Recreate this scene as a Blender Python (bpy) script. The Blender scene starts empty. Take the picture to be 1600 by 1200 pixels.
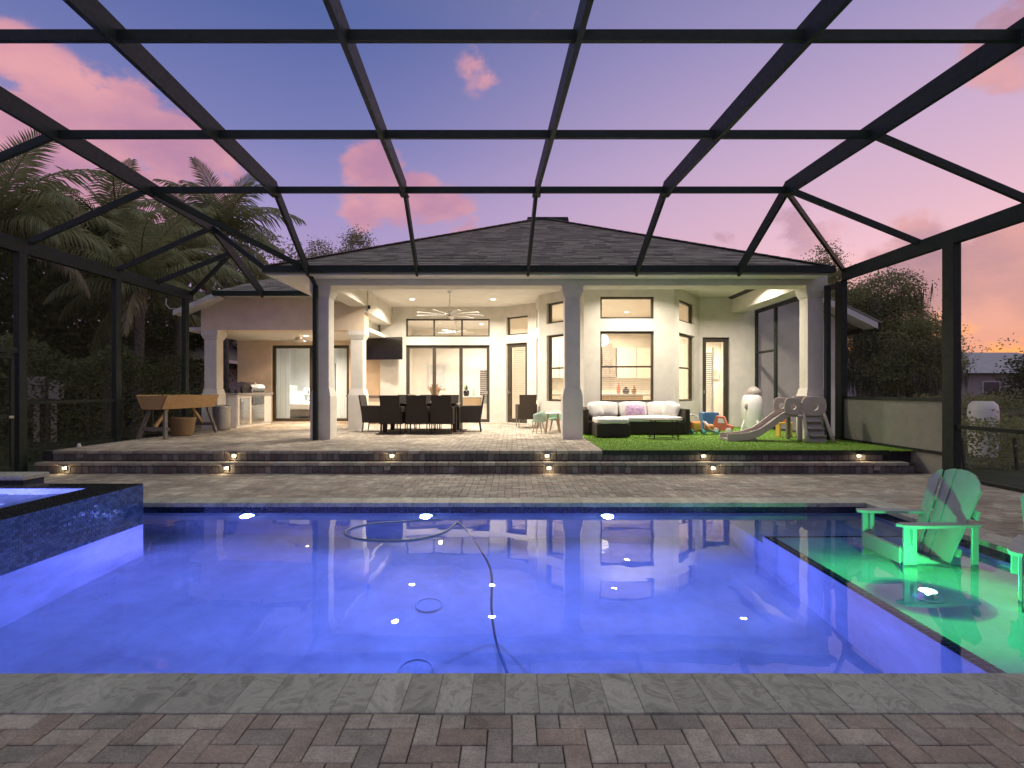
import bpy, bmesh, math, random
from mathutils import Vector, Matrix
R = math.radians
rnd = random.Random(7)
sc = bpy.context.scene
COL = sc.collection

# ---------------------------------------------------------------- camera
FPX, CX, HY, CAMZ = 830.0, 800.0, 610.0, 1.40      # focal length in photo pixels, vanishing point, eye height
cam_d = bpy.data.cameras.new('camera')
cam_d.sensor_width = 36.0
cam_d.lens = 36.0 * FPX / 1600.0
cam_d.shift_y = (HY - 600.0) / 1600.0
cam_d.clip_start = 0.05
cam_d.clip_end = 2000
cam = bpy.data.objects.new('camera', cam_d)
COL.objects.link(cam)
cam.location = (0, 0, CAMZ)
cam.rotation_euler = (R(90), 0, 0)
sc.camera = cam


def P(px, py, Y):
    """photo pixel at a known depth -> world point"""
    return Vector(((px - CX) * Y / FPX, Y, CAMZ + (HY - py) * Y / FPX))


# ---------------------------------------------------------------- sky
world = bpy.data.worlds.new('World')
sc.world = world
world.use_nodes = True
wt = world.node_tree
wt.nodes.clear()


class NT:
    """small helper to write node trees"""
    def __init__(s, tree):
        s.t = tree

    def n(s, typ, ins=None, **props):
        nd = s.t.nodes.new(typ)
        for k, v in props.items():
            setattr(nd, k, v)
        for k, v in (ins or {}).items():
            if isinstance(v, bpy.types.NodeSocket):
                s.t.links.new(v, nd.inputs[k])
            else:
                nd.inputs[k].default_value = v
        return nd

    def math(s, op, a, b=0.0, c=None, clamp=False):
        ins = {0: a, 1: b}
        if c is not None:
            ins[2] = c
        return s.n('ShaderNodeMath', ins, operation=op, use_clamp=clamp).outputs[0]

    def mix(s, fac, a, b, blend='MIX'):
        nd = s.n('ShaderNodeMix', {0: fac, 6: a, 7: b}, data_type='RGBA', blend_type=blend)
        return nd.outputs[2]

    def ramp(s, fac, stops, interp='LINEAR'):
        nd = s.n('ShaderNodeValToRGB', {0: fac})
        cr = nd.color_ramp
        cr.interpolation = interp
        while len(cr.elements) < len(stops):
            cr.elements.new(0.5)
        for e, (p, c) in zip(cr.elements, stops):
            e.position = p
            e.color = (c[0], c[1], c[2], 1) if not isinstance(c, (int, float)) else (c, c, c, 1)
        return nd.outputs[0]

    def maprange(s, v, a, b, c=0.0, d=1.0, smooth=True):
        nd = s.n('ShaderNodeMapRange', {0: v, 1: a, 2: b, 3: c, 4: d},
                 interpolation_type='SMOOTHSTEP' if smooth else 'LINEAR', clamp=True)
        return nd.outputs[0]

    def noise(s, vec, scale, detail=4.0, rough=0.55, dist=0.0):
        return s.n('ShaderNodeTexNoise', {'Vector': vec, 'Scale': scale, 'Detail': detail, 'Roughness': rough,
                                          'Distortion': dist}).outputs[0]


w = NT(wt)
gen = w.n('ShaderNodeTexCoord').outputs['Generated']
nrm = w.n('ShaderNodeVectorMath', {0: gen}, operation='NORMALIZE').outputs[0]
sep = w.n('ShaderNodeSeparateXYZ', {0: nrm})
elev = sep.outputs[2]
flat = w.n('ShaderNodeCombineXYZ', {0: sep.outputs[0], 1: sep.outputs[1], 2: 0.0}).outputs[0]
flat = w.n('ShaderNodeVectorMath', {0: flat}, operation='NORMALIZE').outputs[0]
SUNSET = Vector((0.86, 0.51, 0)).normalized()
az = w.n('ShaderNodeVectorMath', {0: flat, 1: tuple(SUNSET)}, operation='DOT_PRODUCT').outputs['Value']
warmth = w.maprange(az, 0.15, 1.0)
cool = w.ramp(elev, [(0.0, (.50, .31, .44)), (.20, (.47, .32, .58)), (.31, (.34, .28, .57)), (.41, (.19, .20, .48)),
                     (.56, (.085, .125, .37)), (.75, (.14, .16, .24)), (1.0, (.18, .185, .20))])
warm = w.ramp(elev, [(0.0, (1.08, .38, .12)), (.07, (1.06, .42, .19)), (.13, (.96, .46, .37)), (.22, (.82, .47, .56)),
                     (.38, (.60, .40, .60)), (.52, (.36, .29, .54)), (.64, (.22, .21, .42)), (.8, (.17, .18, .25)), (1.0, (.18, .185, .20))])
base = w.mix(warmth, cool, warm)

# clouds: soft masses around given directions of the sky, broken up by noise
CLOUDS = [  # px, py, angular radius (deg), weight
    (35, 100, 3.6, .85), (80, 135, 3.8, .9), (5, 225, 7, 1.0), (70, 215, 6.5, 1.0), (130, 215, 6, 1.0), (205, 225, 6.5, 1.0), (275, 250, 6.5, 1.0), (325, 290, 4.5, .95),
    (20, 310, 8, .85), (120, 300, 8, .9), (210, 310, 7, .9), (140, 170, 4.2, .85), (588, 275, 4.6, .85), (640, 320, 5.0, .78), (700, 345, 4.5, .66), (575, 325, 4.2, .62),
    (752, 105, 3.4, .46), (772, 70, 3.2, .42), (805, 30, 3.6, .40), (510, 125, 3, .36), (1300, 190, 4, .45), (1600, 60, 5, .7), (1140, 365, 3, .5),
    (1260, 345, 5, .42), (1460, 420, 7, .85), (1560, 440, 8, .95), (1530, 500, 6, .8), (1480, 480, 6, .75), (1640, 420, 8, .9),
    (1580, 390, 6, .7), (1700, 470, 9, .8), (1900, 380, 11, .8)]
blob = None
for px, py, r, wt_ in CLOUDS:
    d = Vector(((px - CX) / FPX, 1, (HY - py) / FPX)).normalized()
    dp = w.n('ShaderNodeVectorMath', {0: nrm, 1: tuple(d)}, operation='DOT_PRODUCT').outputs['Value']
    v = w.maprange(dp, math.cos(R(r)), 1.0, 0.0, wt_)
    blob = v if blob is None else w.math('MAXIMUM', blob, v)
strv = w.n('ShaderNodeVectorMath', {0: nrm, 1: (1.0, 1.0, 1.7)}, operation='MULTIPLY').outputs[0]
n1 = w.noise(strv, 7.0, 10.0, .58, .2)
n2 = w.noise(strv, 22.0, 8.0, .62, .2)
dens = w.math('ADD', w.math('MULTIPLY', blob, .70), w.math('MULTIPLY', w.math('SUBTRACT', n1, .5), 1.9))
dens = w.math('ADD', dens, w.math('MULTIPLY', w.math('SUBTRACT', n2, .5), .6))
cl = w.maprange(dens, .24, .54)
cl = w.math('MULTIPLY', cl, w.maprange(blob, .02, .55))
cl = w.math('MULTIPLY', cl, .86)
lit = w.maprange(w.noise(w.n('ShaderNodeVectorMath', {0: strv, 1: (-.03, 0, -.05)}, operation='ADD').outputs[0], 6.5, 5.0, .5), .30, .72)
ccool = w.mix(lit, (.52, .23, .36, 1), (.92, .40, .40, 1))
cwarm = w.mix(lit, (.36, .19, .30, 1), (.80, .36, .36, 1))
ccol = w.mix(w.maprange(az, .45, .9), ccool, cwarm)
skycol = w.mix(cl, base, ccol)
nish = w.n('ShaderNodeTexSky', sky_type='NISHITA', sun_disc=False, sun_elevation=R(1.0), sun_rotation=math.atan2(SUNSET.x, SUNSET.y))
bg1 = w.n('ShaderNodeBackground', {'Color': skycol, 'Strength': 1.0})
bg2 = w.n('ShaderNodeBackground', {'Color': nish.outputs[0], 'Strength': 0.05})
add = w.n('ShaderNodeAddShader', {0: bg1.outputs[0], 1: bg2.outputs[0]})
w.n('ShaderNodeOutputWorld', {'Surface': add.outputs[0]})

# broad lamp added in place of afterglow, offsetting the sky's purple; no hard shadows
sun_d = bpy.data.lights.new('sun', 'SUN')
sun_d.energy = 0.75
sun_d.angle = R(95)
sun_d.color = (1.0, .95, .72)
sun = bpy.data.objects.new('sun', sun_d)
COL.objects.link(sun)
sun.rotation_euler = (-Vector((.15, -.12, 1.0))).to_track_quat('-Z', 'Y').to_euler()

vs = sc.view_settings
vs.view_transform = 'Standard'
vs.look = 'None'
vs.exposure = 0.0
vs.gamma = 1.0
vs.use_curve_mapping = False
cy = sc.cycles
cy.use_denoising = True
cy.max_bounces = 10
cy.diffuse_bounces = 4
cy.glossy_bounces = 4
cy.transmission_bounces = 6
cy.transparent_max_bounces = 24
cy.sample_clamp_indirect = 4.0
cy.blur_glossy = 0.5
cy.caustics_reflective = False
cy.caustics_refractive = True

# ---------------------------------------------------------------- mesh helpers


class MB:
    """collects geometry for one mesh object"""
    def __init__(s):
        s.v = []
        s.f = []

    def add(s, vs_, fs):
        o = len(s.v)
        s.v.extend([tuple(p) for p in vs_])
        s.f.extend([tuple(i + o for i in f) for f in fs])
        return s

    def box(s, x0, x1, y0, y1, z0, z1, b=0.0):
        if b > 0:
            return s.bbox(x0, x1, y0, y1, z0, z1, b)
        vs_ = [(x, y, z) for z in (z0, z1) for y in (y0, y1) for x in (x0, x1)]
        return s.add(vs_, [(0, 2, 3, 1), (4, 5, 7, 6), (0, 1, 5, 4), (2, 6, 7, 3), (0, 4, 6, 2), (1, 3, 7, 5)])

    def bbox(s, x0, x1, y0, y1, z0, z1, b):
        """box with chamfered edges"""
        b = min(b, (x1 - x0) * .45, (y1 - y0) * .45, (z1 - z0) * .45)
        X, Y, Z = (x0, x1), (y0, y1), (z0, z1)
        vs_, idx = [], {}
        for i in (0, 1):
            for j in (0, 1):
                for k in (0, 1):
                    sx, sy, sz = (1, -1)[i], (1, -1)[j], (1, -1)[k]
                    for a in range(3):
                        p = [X[i] + sx * b, Y[j] + sy * b, Z[k] + sz * b]
                        p[a] = (X[i], Y[j], Z[k])[a]
                        idx[(i, j, k, a)] = len(vs_)
                        vs_.append(tuple(p))
        F = []
        for i in (0, 1):
            q = [idx[(i, j, k, 0)] for j, k in ((0, 0), (1, 0), (1, 1), (0, 1))]
            F.append(q if i else q[::-1])
            q = [idx[(j, i, k, 1)] for j, k in ((0, 0), (1, 0), (1, 1), (0, 1))]
            F.append(q[::-1] if i else q)
            q = [idx[(j, k, i, 2)] for j, k in ((0, 0), (1, 0), (1, 1), (0, 1))]
            F.append(q if i else q[::-1])
        for i in (0, 1):
            for j in (0, 1):
                F.append([idx[(i, j, 0, 0)], idx[(i, j, 1, 0)], idx[(i, j, 1, 1)], idx[(i, j, 0, 1)]])
                F.append([idx[(i, 0, j, 0)], idx[(i, 1, j, 0)], idx[(i, 1, j, 2)], idx[(i, 0, j, 2)]])
                F.append([idx[(0, i, j, 1)], idx[(1, i, j, 1)], idx[(1, i, j, 2)], idx[(0, i, j, 2)]])
                for k in (0, 1):
                    F.append([idx[(i, j, k, 0)], idx[(i, j, k, 1)], idx[(i, j, k, 2)]])
        return s.add(vs_, F)

    def bar(s, p0, p1, w_, h_, up=(0, 0, 1)):
        """rectangular bar between two points: w_ sideways, h_ along up"""
        p0, p1 = Vector(p0), Vector(p1)
        d = (p1 - p0).normalized()
        up = Vector(up)
        if abs(d.dot(up)) > .98:
            up = Vector((0, 1, 0))
        sd = d.cross(up).normalized() * (w_ / 2)
        u = sd.cross(d).normalized() * (h_ / 2)
        vs_ = []
        for p in (p0, p1):
            vs_ += [p - sd - u, p + sd - u, p + sd + u, p - sd + u]
        return s.add(vs_, [(0, 1, 2, 3), (7, 6, 5, 4), (0, 4, 5, 1), (1, 5, 6, 2), (2, 6, 7, 3), (3, 7, 4, 0)])

    def tube(s, pts, r, seg=8, caps=True):
        pts = [Vector(p) for p in pts]
        rs = r if isinstance(r, (list, tuple)) else [r] * len(pts)
        o = len(s.v)
        prev = None
        for i, p in enumerate(pts):
            d = (pts[min(i + 1, len(pts) - 1)] - pts[max(i - 1, 0)]).normalized()
            if prev is None:
                a = Vector((0, 0, 1)) if abs(d.z) < .9 else Vector((1, 0, 0))
                u = d.cross(a).normalized()
            else:
                u = (prev - d * prev.dot(d)).normalized()
            prev = u
            v = d.cross(u)
            for k in range(seg):
                t = 2 * math.pi * k / seg
                s.v.append(tuple(p + (u * math.cos(t) + v * math.sin(t)) * rs[i]))
        for i in range(len(pts) - 1):
            for k in range(seg):
                a, b = o + i * seg + k, o + i * seg + (k + 1) % seg
                s.f.append((a, b, b + seg, a + seg))
        if caps:
            s.f.append(tuple(o + k for k in range(seg))[::-1])
            s.f.append(tuple(o + (len(pts) - 1) * seg + k for k in range(seg)))
        return s

    def lathe(s, prof, c=(0, 0, 0), seg=20, sx=1.0, sy=1.0, capb=True, capt=True):
        o = len(s.v)
        for r, z in prof:
            for k in range(seg):
                t = 2 * math.pi * k / seg
                s.v.append((c[0] + r * sx * math.cos(t), c[1] + r * sy * math.sin(t), c[2] + z))
        for i in range(len(prof) - 1):
            for k in range(seg):
                a, b = o + i * seg + k, o + i * seg + (k + 1) % seg
                s.f.append((a, b, b + seg, a + seg))
        if capb:
            s.f.append(tuple(o + k for k in range(seg))[::-1])
        if capt:
            s.f.append(tuple(o + (len(prof) - 1) * seg + k for k in range(seg)))
        return s

    def prism(s, poly, a0, a1, axis='y'):
        """extrude a 2-D polygon along an axis; poly is (x,z) for y, (y,z) for x, (x,y) for z"""
        n = len(poly)
        def q(p, a):
            return {'y': (p[0], a, p[1]), 'x': (a, p[0], p[1]), 'z': (p[0], p[1], a)}[axis]
        vs_ = [q(p, a0) for p in poly] + [q(p, a1) for p in poly]
        fs = [tuple(range(n)), tuple(range(2 * n - 1, n - 1, -1))]
        fs += [(i, i + n, (i + 1) % n + n, (i + 1) % n) for i in range(n)]
        return s.add(vs_, fs)

    def quad(s, a, b, c, d):
        return s.add([a, b, c, d], [(0, 1, 2, 3)])

    def xf(s, m):
        s.v = [tuple(m @ Vector(p)) for p in s.v]
        return s

    def mesh(s, name, fix=True):
        me = bpy.data.meshes.new(name)
        me.from_pydata(s.v, [], s.f)
        if fix:
            bm = bmesh.new()
            bm.from_mesh(me)
            bmesh.ops.recalc_face_normals(bm, faces=bm.faces)
            bm.to_mesh(me)
            bm.free()
        me.update()
        return me

    def build(s, name, mat, parent=None, world_=False, smooth=False, kind=None, fix=True, loc=None, rz=0.0):
        me = s.mesh(name, fix)
        return link(me, name, mat, parent, world_, smooth, kind, loc, rz)


def link(me, name, mat, parent=None, world_=False, smooth=False, kind=None, loc=None, rz=0.0):
    if mat is not None and not me.materials:
        me.materials.append(mat)
    if smooth:
        me.shade_smooth()
        if smooth == 'auto':
            me.set_sharp_from_angle(angle=R(38))
    o = bpy.data.objects.new(name, me)
    COL.objects.link(o)
    if parent is not None:
        o.parent = parent
        if world_:
            p, off = parent, Vector((0, 0, 0))
            while p is not None:
                off += Vector(p.location)
                p = p.parent
            o.location = -off
    if loc is not None:
        o.location = loc
    if rz:
        o.rotation_euler = (0, 0, rz)
    if kind:
        o['kind'] = kind
    return o


def tag(o, label, cat, group=None):
    o['label'] = label
    o['category'] = cat
    if group:
        o['group'] = group
    return o


def thing(name, label, cat, loc=(0, 0, 0), rz=0.0, group=None):
    o = bpy.data.objects.new(name, None)
    COL.objects.link(o)
    o.empty_display_size = .2
    o.location = loc
    o.rotation_euler = (0, 0, rz)
    return tag(o, label, cat, group)


def struct(o):
    o['kind'] = 'structure'
    return o


def copy_tree(o, parent=None):
    c = o.copy()
    COL.objects.link(c)
    c.parent = parent
    for ch in list(o.children):
        copy_tree(ch, c)
    return c


def lamp(name, typ, loc, energy, color, size=.1, target=None, spot=None, blend=.5, parent=None, spread=None):
    d = bpy.data.lights.new(name, typ)
    d.energy = energy
    d.color = color
    if typ == 'AREA':
        d.shape = 'DISK'
        d.size = size
        if spread:
            d.spread = spread
    else:
        d.shadow_soft_size = size
    if typ == 'SPOT':
        d.spot_size = spot or R(120)
        d.spot_blend = blend
    o = bpy.data.objects.new(name, d)
    COL.objects.link(o)
    o.location = loc
    if target is not None:
        o.rotation_euler = (Vector(target) - Vector(loc)).to_track_quat('-Z', 'Y').to_euler()
    if parent is not None:
        o.parent = parent
        o.location = Vector(loc) - Vector(parent.location)
    return o


# ---------------------------------------------------------------- materials
def new_mat(name):
    m = bpy.data.materials.new(name)
    m.use_nodes = True
    m.node_tree.nodes.clear()
    return m, NT(m.node_tree)


def pbr(name, col, rough=.6, var=.12, scale=6.0, metallic=0.0, bump=0.0, bscale=40.0, col2=None, spec=.5, emit=None, estr=0.0,
        coords='Object', objvar=0.0, detail=5.0, trans=0.0):
    """principled surface with uneven colour and fine relief"""
    m, t = new_mat(name)
    tc = t.n('ShaderNodeTexCoord').outputs[coords]
    ns = t.noise(tc, scale, detail, .6)
    c = Vector(col)
    c2 = Vector(col2) if col2 else c * (1 - var * 2)
    c1 = c * (1 + (0 if col2 else var))
    colr = t.ramp(ns, [(.32, tuple(c2)), (.68, tuple(c1))])
    if objvar:
        ri = t.n('ShaderNodeObjectInfo').outputs['Random']
        k = t.maprange(ri, 0, 1, 1 - objvar, 1 + objvar, False)
        colr = t.n('ShaderNodeVectorMath', {0: colr, 'Scale': k}, operation='SCALE').outputs[0]
    b = t.n('ShaderNodeBsdfPrincipled', {'Base Color': colr, 'Metallic': metallic, 'Specular IOR Level': spec})
    rr = t.maprange(t.noise(tc, scale * 2.3, 3.0), .3, .7, max(0, rough - .08), min(1, rough + .08))
    t.t.links.new(rr, b.inputs['Roughness'])
    if bump:
        bp = t.n('ShaderNodeBump', {'Strength': bump, 'Distance': .01, 'Height': t.noise(tc, bscale, 4.0, .65)})
        t.t.links.new(bp.outputs[0], b.inputs['Normal'])
    if emit:
        b.inputs['Emission Color'].default_value = (*emit, 1)
        b.inputs['Emission Strength'].default_value = estr
    if trans:
        b.inputs['Transmission Weight'].default_value = trans
    t.n('ShaderNodeOutputMaterial', {'Surface': b.outputs[0]})
    return m


def emitter(name, col, strength):
    m, t = new_mat(name)
    e = t.n('ShaderNodeEmission', {'Color': (*col, 1), 'Strength': strength})
    t.n('ShaderNodeOutputMaterial', {'Surface': e.outputs[0]})
    return m


def screen_mat(name, opacity, col):
    m, t = new_mat(name)
    tr = t.n('ShaderNodeBsdfTransparent')
    df = t.n('ShaderNodeBsdfDiffuse', {'Color': (*col, 1)})
    mx = t.n('ShaderNodeMixShader', {0: opacity, 1: tr.outputs[0], 2: df.outputs[0]})
    t.n('ShaderNodeOutputMaterial', {'Surface': mx.outputs[0]})
    return m


def glass_mat(name, tint=(1, 1, 1), ior=1.45):
    """thin pane: clear, with mirror reflection rising at grazing angles"""
    m, t = new_mat(name)
    tr = t.n('ShaderNodeBsdfTransparent', {'Color': (*tint, 1)})
    gl = t.n('ShaderNodeBsdfGlossy', {'Roughness': 0.01})
    lw = t.n('ShaderNodeLayerWeight', {'Blend': .5}).outputs['Facing']
    fr = t.math('ADD', t.math('MULTIPLY', t.math('POWER', lw, 5.0), .9), .05)
    mx = t.n('ShaderNodeMixShader', {0: fr, 1: tr.outputs[0], 2: gl.outputs[0]})
    t.n('ShaderNodeOutputMaterial', {'Surface': mx.outputs[0]})
    return m


def water_mat(name, tint, wave=.004):
    m, t = new_mat(name)
    tc = t.n('ShaderNodeTexCoord').outputs['Object']
    h = t.noise(tc, 1.7, 2.0, .5)
    bp = t.n('ShaderNodeBump', {'Strength': wave, 'Distance': 1.0, 'Height': h})
    rf = t.n('ShaderNodeBsdfRefraction', {'Color': (*tint, 1), 'Roughness': 0.0, 'IOR': 1.33, 'Normal': bp.outputs[0]})
    gs = t.n('ShaderNodeBsdfGlossy', {'Color': (1, 1, 1, 1), 'Roughness': 0.0, 'Normal': bp.outputs[0]})
    fr = t.n('ShaderNodeFresnel', {'IOR': 1.33, 'Normal': bp.outputs[0]})
    g = t.n('ShaderNodeMixShader', {0: fr.outputs[0], 1: rf.outputs[0], 2: gs.outputs[0]})
    t.n('ShaderNodeOutputMaterial', {'Surface': g.outputs[0]})
    return m


def paver_mat(name, cols, rough=.8, gain=1.0):
    """concrete pavers: every piece its own tone, speckled and worn"""
    m, t = new_mat(name)
    geo = t.n('ShaderNodeNewGeometry')
    ri = t.n('ShaderNodeObjectInfo').outputs['Random']
    f = t.math('FRACT', t.math('ADD', geo.outputs['Random Per Island'], ri))
    stops = [(i / len(cols), tuple(k * gain for k in c)) for i, c in enumerate(cols)]
    base_ = t.ramp(f, stops, 'CONSTANT')
    pos = geo.outputs['Position']
    patch = t.math('MULTIPLY', t.maprange(t.noise(pos, 1.3, 5.0, .65), .3, .7, .72, 1.18), t.maprange(t.noise(pos, .45, 3.0, .6), .35, .65, .86, 1.1))
    fine = t.maprange(t.noise(pos, 90.0, 4.0, .75), .25, .75, .72, 1.25)
    mott = t.maprange(t.noise(pos, 14.0, 5.0, .65), .3, .7, .85, 1.12)
    k = t.math('MULTIPLY', t.math('MULTIPLY', patch, fine), mott)
    c = t.n('ShaderNodeVectorMath', {0: base_, 'Scale': k}, operation='SCALE').outputs[0]
    b = t.n('ShaderNodeBsdfPrincipled', {'Base Color': c, 'Roughness': rough, 'Specular IOR Level': .35})
    bp = t.n('ShaderNodeBump', {'Strength': .5, 'Distance': .006, 'Height': t.noise(pos, 120.0, 4.0, .7)})
    t.t.links.new(bp.outputs[0], b.inputs['Normal'])
    t.n('ShaderNodeOutputMaterial', {'Surface': b.outputs[0]})
    return m


def leaf_mat(name, c1, c2, trans=.42, rough=.55, spec=.3):
    m, t = new_mat(name)
    geo = t.n('ShaderNodeNewGeometry')
    col = t.ramp(geo.outputs['Random Per Island'], [(0, c1), (1, c2)])
    b = t.n('ShaderNodeBsdfPrincipled', {'Base Color': col, 'Roughness': rough, 'Specular IOR Level': spec})
    tl = t.n('ShaderNodeBsdfTranslucent', {'Color': col})
    mx = t.n('ShaderNodeMixShader', {0: trans, 1: b.outputs[0], 2: tl.outputs[0]})
    t.n('ShaderNodeOutputMaterial', {'Surface': mx.outputs[0]})
    return m


M = {}
M['stucco'] = pbr('stucco', (.72, .68, .60), .85, .05, 3.0, bump=.35, bscale=180)
M['stucco_tan'] = pbr('stucco_tan', (.82, .67, .50), .85, .05, 3.0, bump=.35, bscale=180)
M['white_trim'] = pbr('white_trim', (.74, .71, .67), .5, .04, 4.0)
M['ceiling'] = pbr('ceiling_paint', (.78, .75, .70), .8, .03, 3.0)
M['bronze'] = pbr('bronze_aluminium', (.020, .028, .022), .55, .15, 12.0, spec=.25)
M['win_frame'] = pbr('window_bronze', (.075, .062, .045), .4, .12, 12.0, metallic=.2)
M['screen'] = screen_mat('insect_screen', .20, (.055, .060, .042))
M['screen_roof'] = screen_mat('roof_insect_screen', .05, (.03, .03, .035))
M['kick'] = pbr('grey_privacy_mesh', (.26, .25, .20), .8, .06, 5.0, bump=.2, bscale=300)
M['glass'] = glass_mat('window_glass')
M['plaster'] = pbr('pool_plaster', (.72, .74, .78), .7, .16, 1.6, bump=.3, bscale=60, detail=10)
M['pool_lens'] = emitter('pool_light_lens', (.50, .60, 1.0), 30)
M['water'] = water_mat('pool_water', (.46, .62, 1.0))
M['tile_dark'] = pbr('dark_blue_tile', (.012, .022, .055), .15, .3, 30.0, spec=.7)
M['tile_blue'] = leaf_mat('blue_mosaic_tile', (.018, .045, .125), (.055, .12, .27), 0.0, .2, .8)
M['grout'] = pbr('tile_grout', (.03, .04, .06), .8, .1, 20.0)
PAV = [(.152, .132, .108), (.128, .117, .100), (.182, .164, .135), (.152, .124, .101), (.146, .133, .113), (.197, .180, .150),
       (.138, .118, .097), (.160, .141, .116)]
M['paver'] = paver_mat('concrete_paver', PAV, gain=2.3)
M['paver_patio'] = paver_mat('patio_paver', [(c[0] * 1.25, c[1] * 1.22, c[2] * 1.18) for c in PAV], gain=2.05)
M['joint'] = pbr('joint_sand', (.045, .042, .038), .95, .2, 30.0)
M['grass'] = pbr('lawn', (.030, .045, .018), .9, .3, 2.0, bump=.6, bscale=60)
M['turf'] = leaf_mat('turf_blades', (.20, .36, .03), (.34, .52, .07), .2)
M['turf_base'] = pbr('turf_backing', (.14, .28, .03), .9, .2, 20.0, bump=.8, bscale=150)


def travertine():
    m, t = new_mat('travertine_coping')
    pos = t.n('ShaderNodeNewGeometry').outputs['Position']
    ri = t.n('ShaderNodeObjectInfo').outputs['Random']
    off = t.n('ShaderNodeCombineXYZ', {0: t.math('MULTIPLY', ri, 37.0), 1: t.math('MULTIPLY', ri, 91.0), 2: 0.0}).outputs[0]
    pv = t.n('ShaderNodeVectorMath', {0: pos, 1: off}, operation='ADD').outputs[0]
    n_ = t.noise(pv, 5.0, 9.0, .68, 1.3)
    c = t.ramp(n_, [(.25, (.085, .088, .072)), (.40, (.18, .185, .155)), (.52, (.27, .275, .235)), (.60, (.16, .165, .138)), (.68, (.26, .265, .225)), (.8, (.36, .36, .31))])
    k = t.maprange(ri, 0, 1, 1.2, 1.75, False)
    c = t.n('ShaderNodeVectorMath', {0: c, 'Scale': k}, operation='SCALE').outputs[0]
    b = t.n('ShaderNodeBsdfPrincipled', {'Base Color': c, 'Roughness': .55})
    bp = t.n('ShaderNodeBump', {'Strength': .35, 'Distance': .01, 'Height': t.noise(pv, 30.0, 6.0, .7)})
    t.t.links.new(bp.outputs[0], b.inputs['Normal'])
    t.n('ShaderNodeOutputMaterial', {'Surface': b.outputs[0]})
    return m


M['travertine'] = travertine()


def shingle_mat():
    m, t = new_mat('asphalt_shingle')
    geo = t.n('ShaderNodeNewGeometry')
    pos = geo.outputs['Position']
    f = geo.outputs['Random Per Island']
    c = t.ramp(f, [(0, (.20, .186, .165)), (.5, (.28, .26, .225)), (1, (.35, .32, .28))])
    k = t.maprange(t.noise(pos, 60.0, 3.0, .8), .3, .7, .7, 1.3)
    c = t.n('ShaderNodeVectorMath', {0: c, 'Scale': k}, operation='SCALE').outputs[0]
    b = t.n('ShaderNodeBsdfPrincipled', {'Base Color': c, 'Roughness': 1.0, 'Specular IOR Level': .05})
    t.n('ShaderNodeOutputMaterial', {'Surface': b.outputs[0]})
    return m


M['shingle'] = shingle_mat()

# ================================================================ ground, deck, pool
PZ = 0.35                     # patio level above the pool deck
DX0, DX1 = -8.3, 7.0          # cage side walls
PX0, PX1, PY0, PY1 = -4.9, 4.4, 2.6, 6.6      # pool
WZ = -0.10                    # water level
SX0, SX1, SY0, SY1, SZ = -7.4, -4.17, 3.0, 6.0, .345   # raised spa


def frame_sheet(outer, hole, z):
    (X0, X1, Y0, Y1), (x0, x1, y0, y1) = outer, hole
    xs, ys = [X0, x0, x1, X1], [Y0, y0, y1, Y1]
    mb = MB()
    vs_ = [(x, y, z) for y in ys for x in xs]
    fs = [(j * 4 + i, j * 4 + i + 1, j * 4 + i + 5, j * 4 + i + 4) for j in range(3) for i in range(3) if (i, j) != (1, 1)]
    return mb.add(vs_, fs)


struct(frame_sheet((-400, 400, -120, 700), (-8.2, 6.9, -2.9, 8.9), -.06).build('ground', M['grass']))
dk = MB()
for r_ in ((DX0, DX1, -3.0, PY0 - .02), (DX0, DX1, PY1 + .02, 8.95), (PX1 + .02, DX1, PY0 - .02, PY1 + .02), (DX0, SX0 + .05, PY0 - .02, PY1 + .02),
           (SX0 + .05, PX0 - .02, SY1 - .05, PY1 + .02), (SX0 + .05, PX0 - .02, PY0 - .02, SY0 + .05)):
    dk.quad((r_[0], r_[2], -.012), (r_[1], r_[2], -.012), (r_[1], r_[3], -.012), (r_[0], r_[3], -.012))
deck = struct(dk.build('pool_deck', M['joint']))


def paver_shape(mb, x0, x1, y0, y1, zt, zb, g=.0022, ch=.004):
    x0, x1, y0, y1 = x0 + g, x1 - g, y0 + g, y1 - g
    a = [(x0, y0, zb), (x1, y0, zb), (x1, y1, zb), (x0, y1, zb)]
    c = [(x0, y0, zt - ch), (x1, y0, zt - ch), (x1, y1, zt - ch), (x0, y1, zt - ch)]
    d = [(x0 + ch, y0 + ch, zt), (x1 - ch, y0 + ch, zt), (x1 - ch, y1 - ch, zt), (x0 + ch, y1 - ch, zt)]
    fs = [(8, 9, 10, 11)]
    for i in range(4):
        j = (i + 1) % 4
        fs += [(i, j, 4 + j, 4 + i), (4 + i, 4 + j, 8 + j, 8 + i)]
    mb.add(a + c + d, fs)


U = .10


def herringbone(X0, X1, Y0, Y1):
    """axis-aligned herringbone of 2:1 pavers, cut at the edges of the rectangle"""
    i0, i1 = math.floor(X0 / U) - 2, math.ceil(X1 / U) + 2
    j0, j1 = math.floor(Y0 / U) - 2, math.ceil(Y1 / U) + 2
    out = []
    for j in range(j0, j1):
        for i in range(i0, i1):
            v = (i - j) % 4
            if v == 0:
                r = (i * U, (i + 2) * U, j * U, (j + 1) * U)
            elif v == 3:
                r = (i * U, (i + 1) * U, j * U, (j + 2) * U)
            else:
                continue
            full = r[0] >= X0 - 1e-6 and r[1] <= X1 + 1e-6 and r[2] >= Y0 - 1e-6 and r[3] <= Y1 + 1e-6
            r = (max(r[0], X0), min(r[1], X1), max(r[2], Y0), min(r[3], Y1))
            if r[1] - r[0] > .02 and r[3] - r[2] > .02:
                out.append((r, full, v == 0))
    return out


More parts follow.
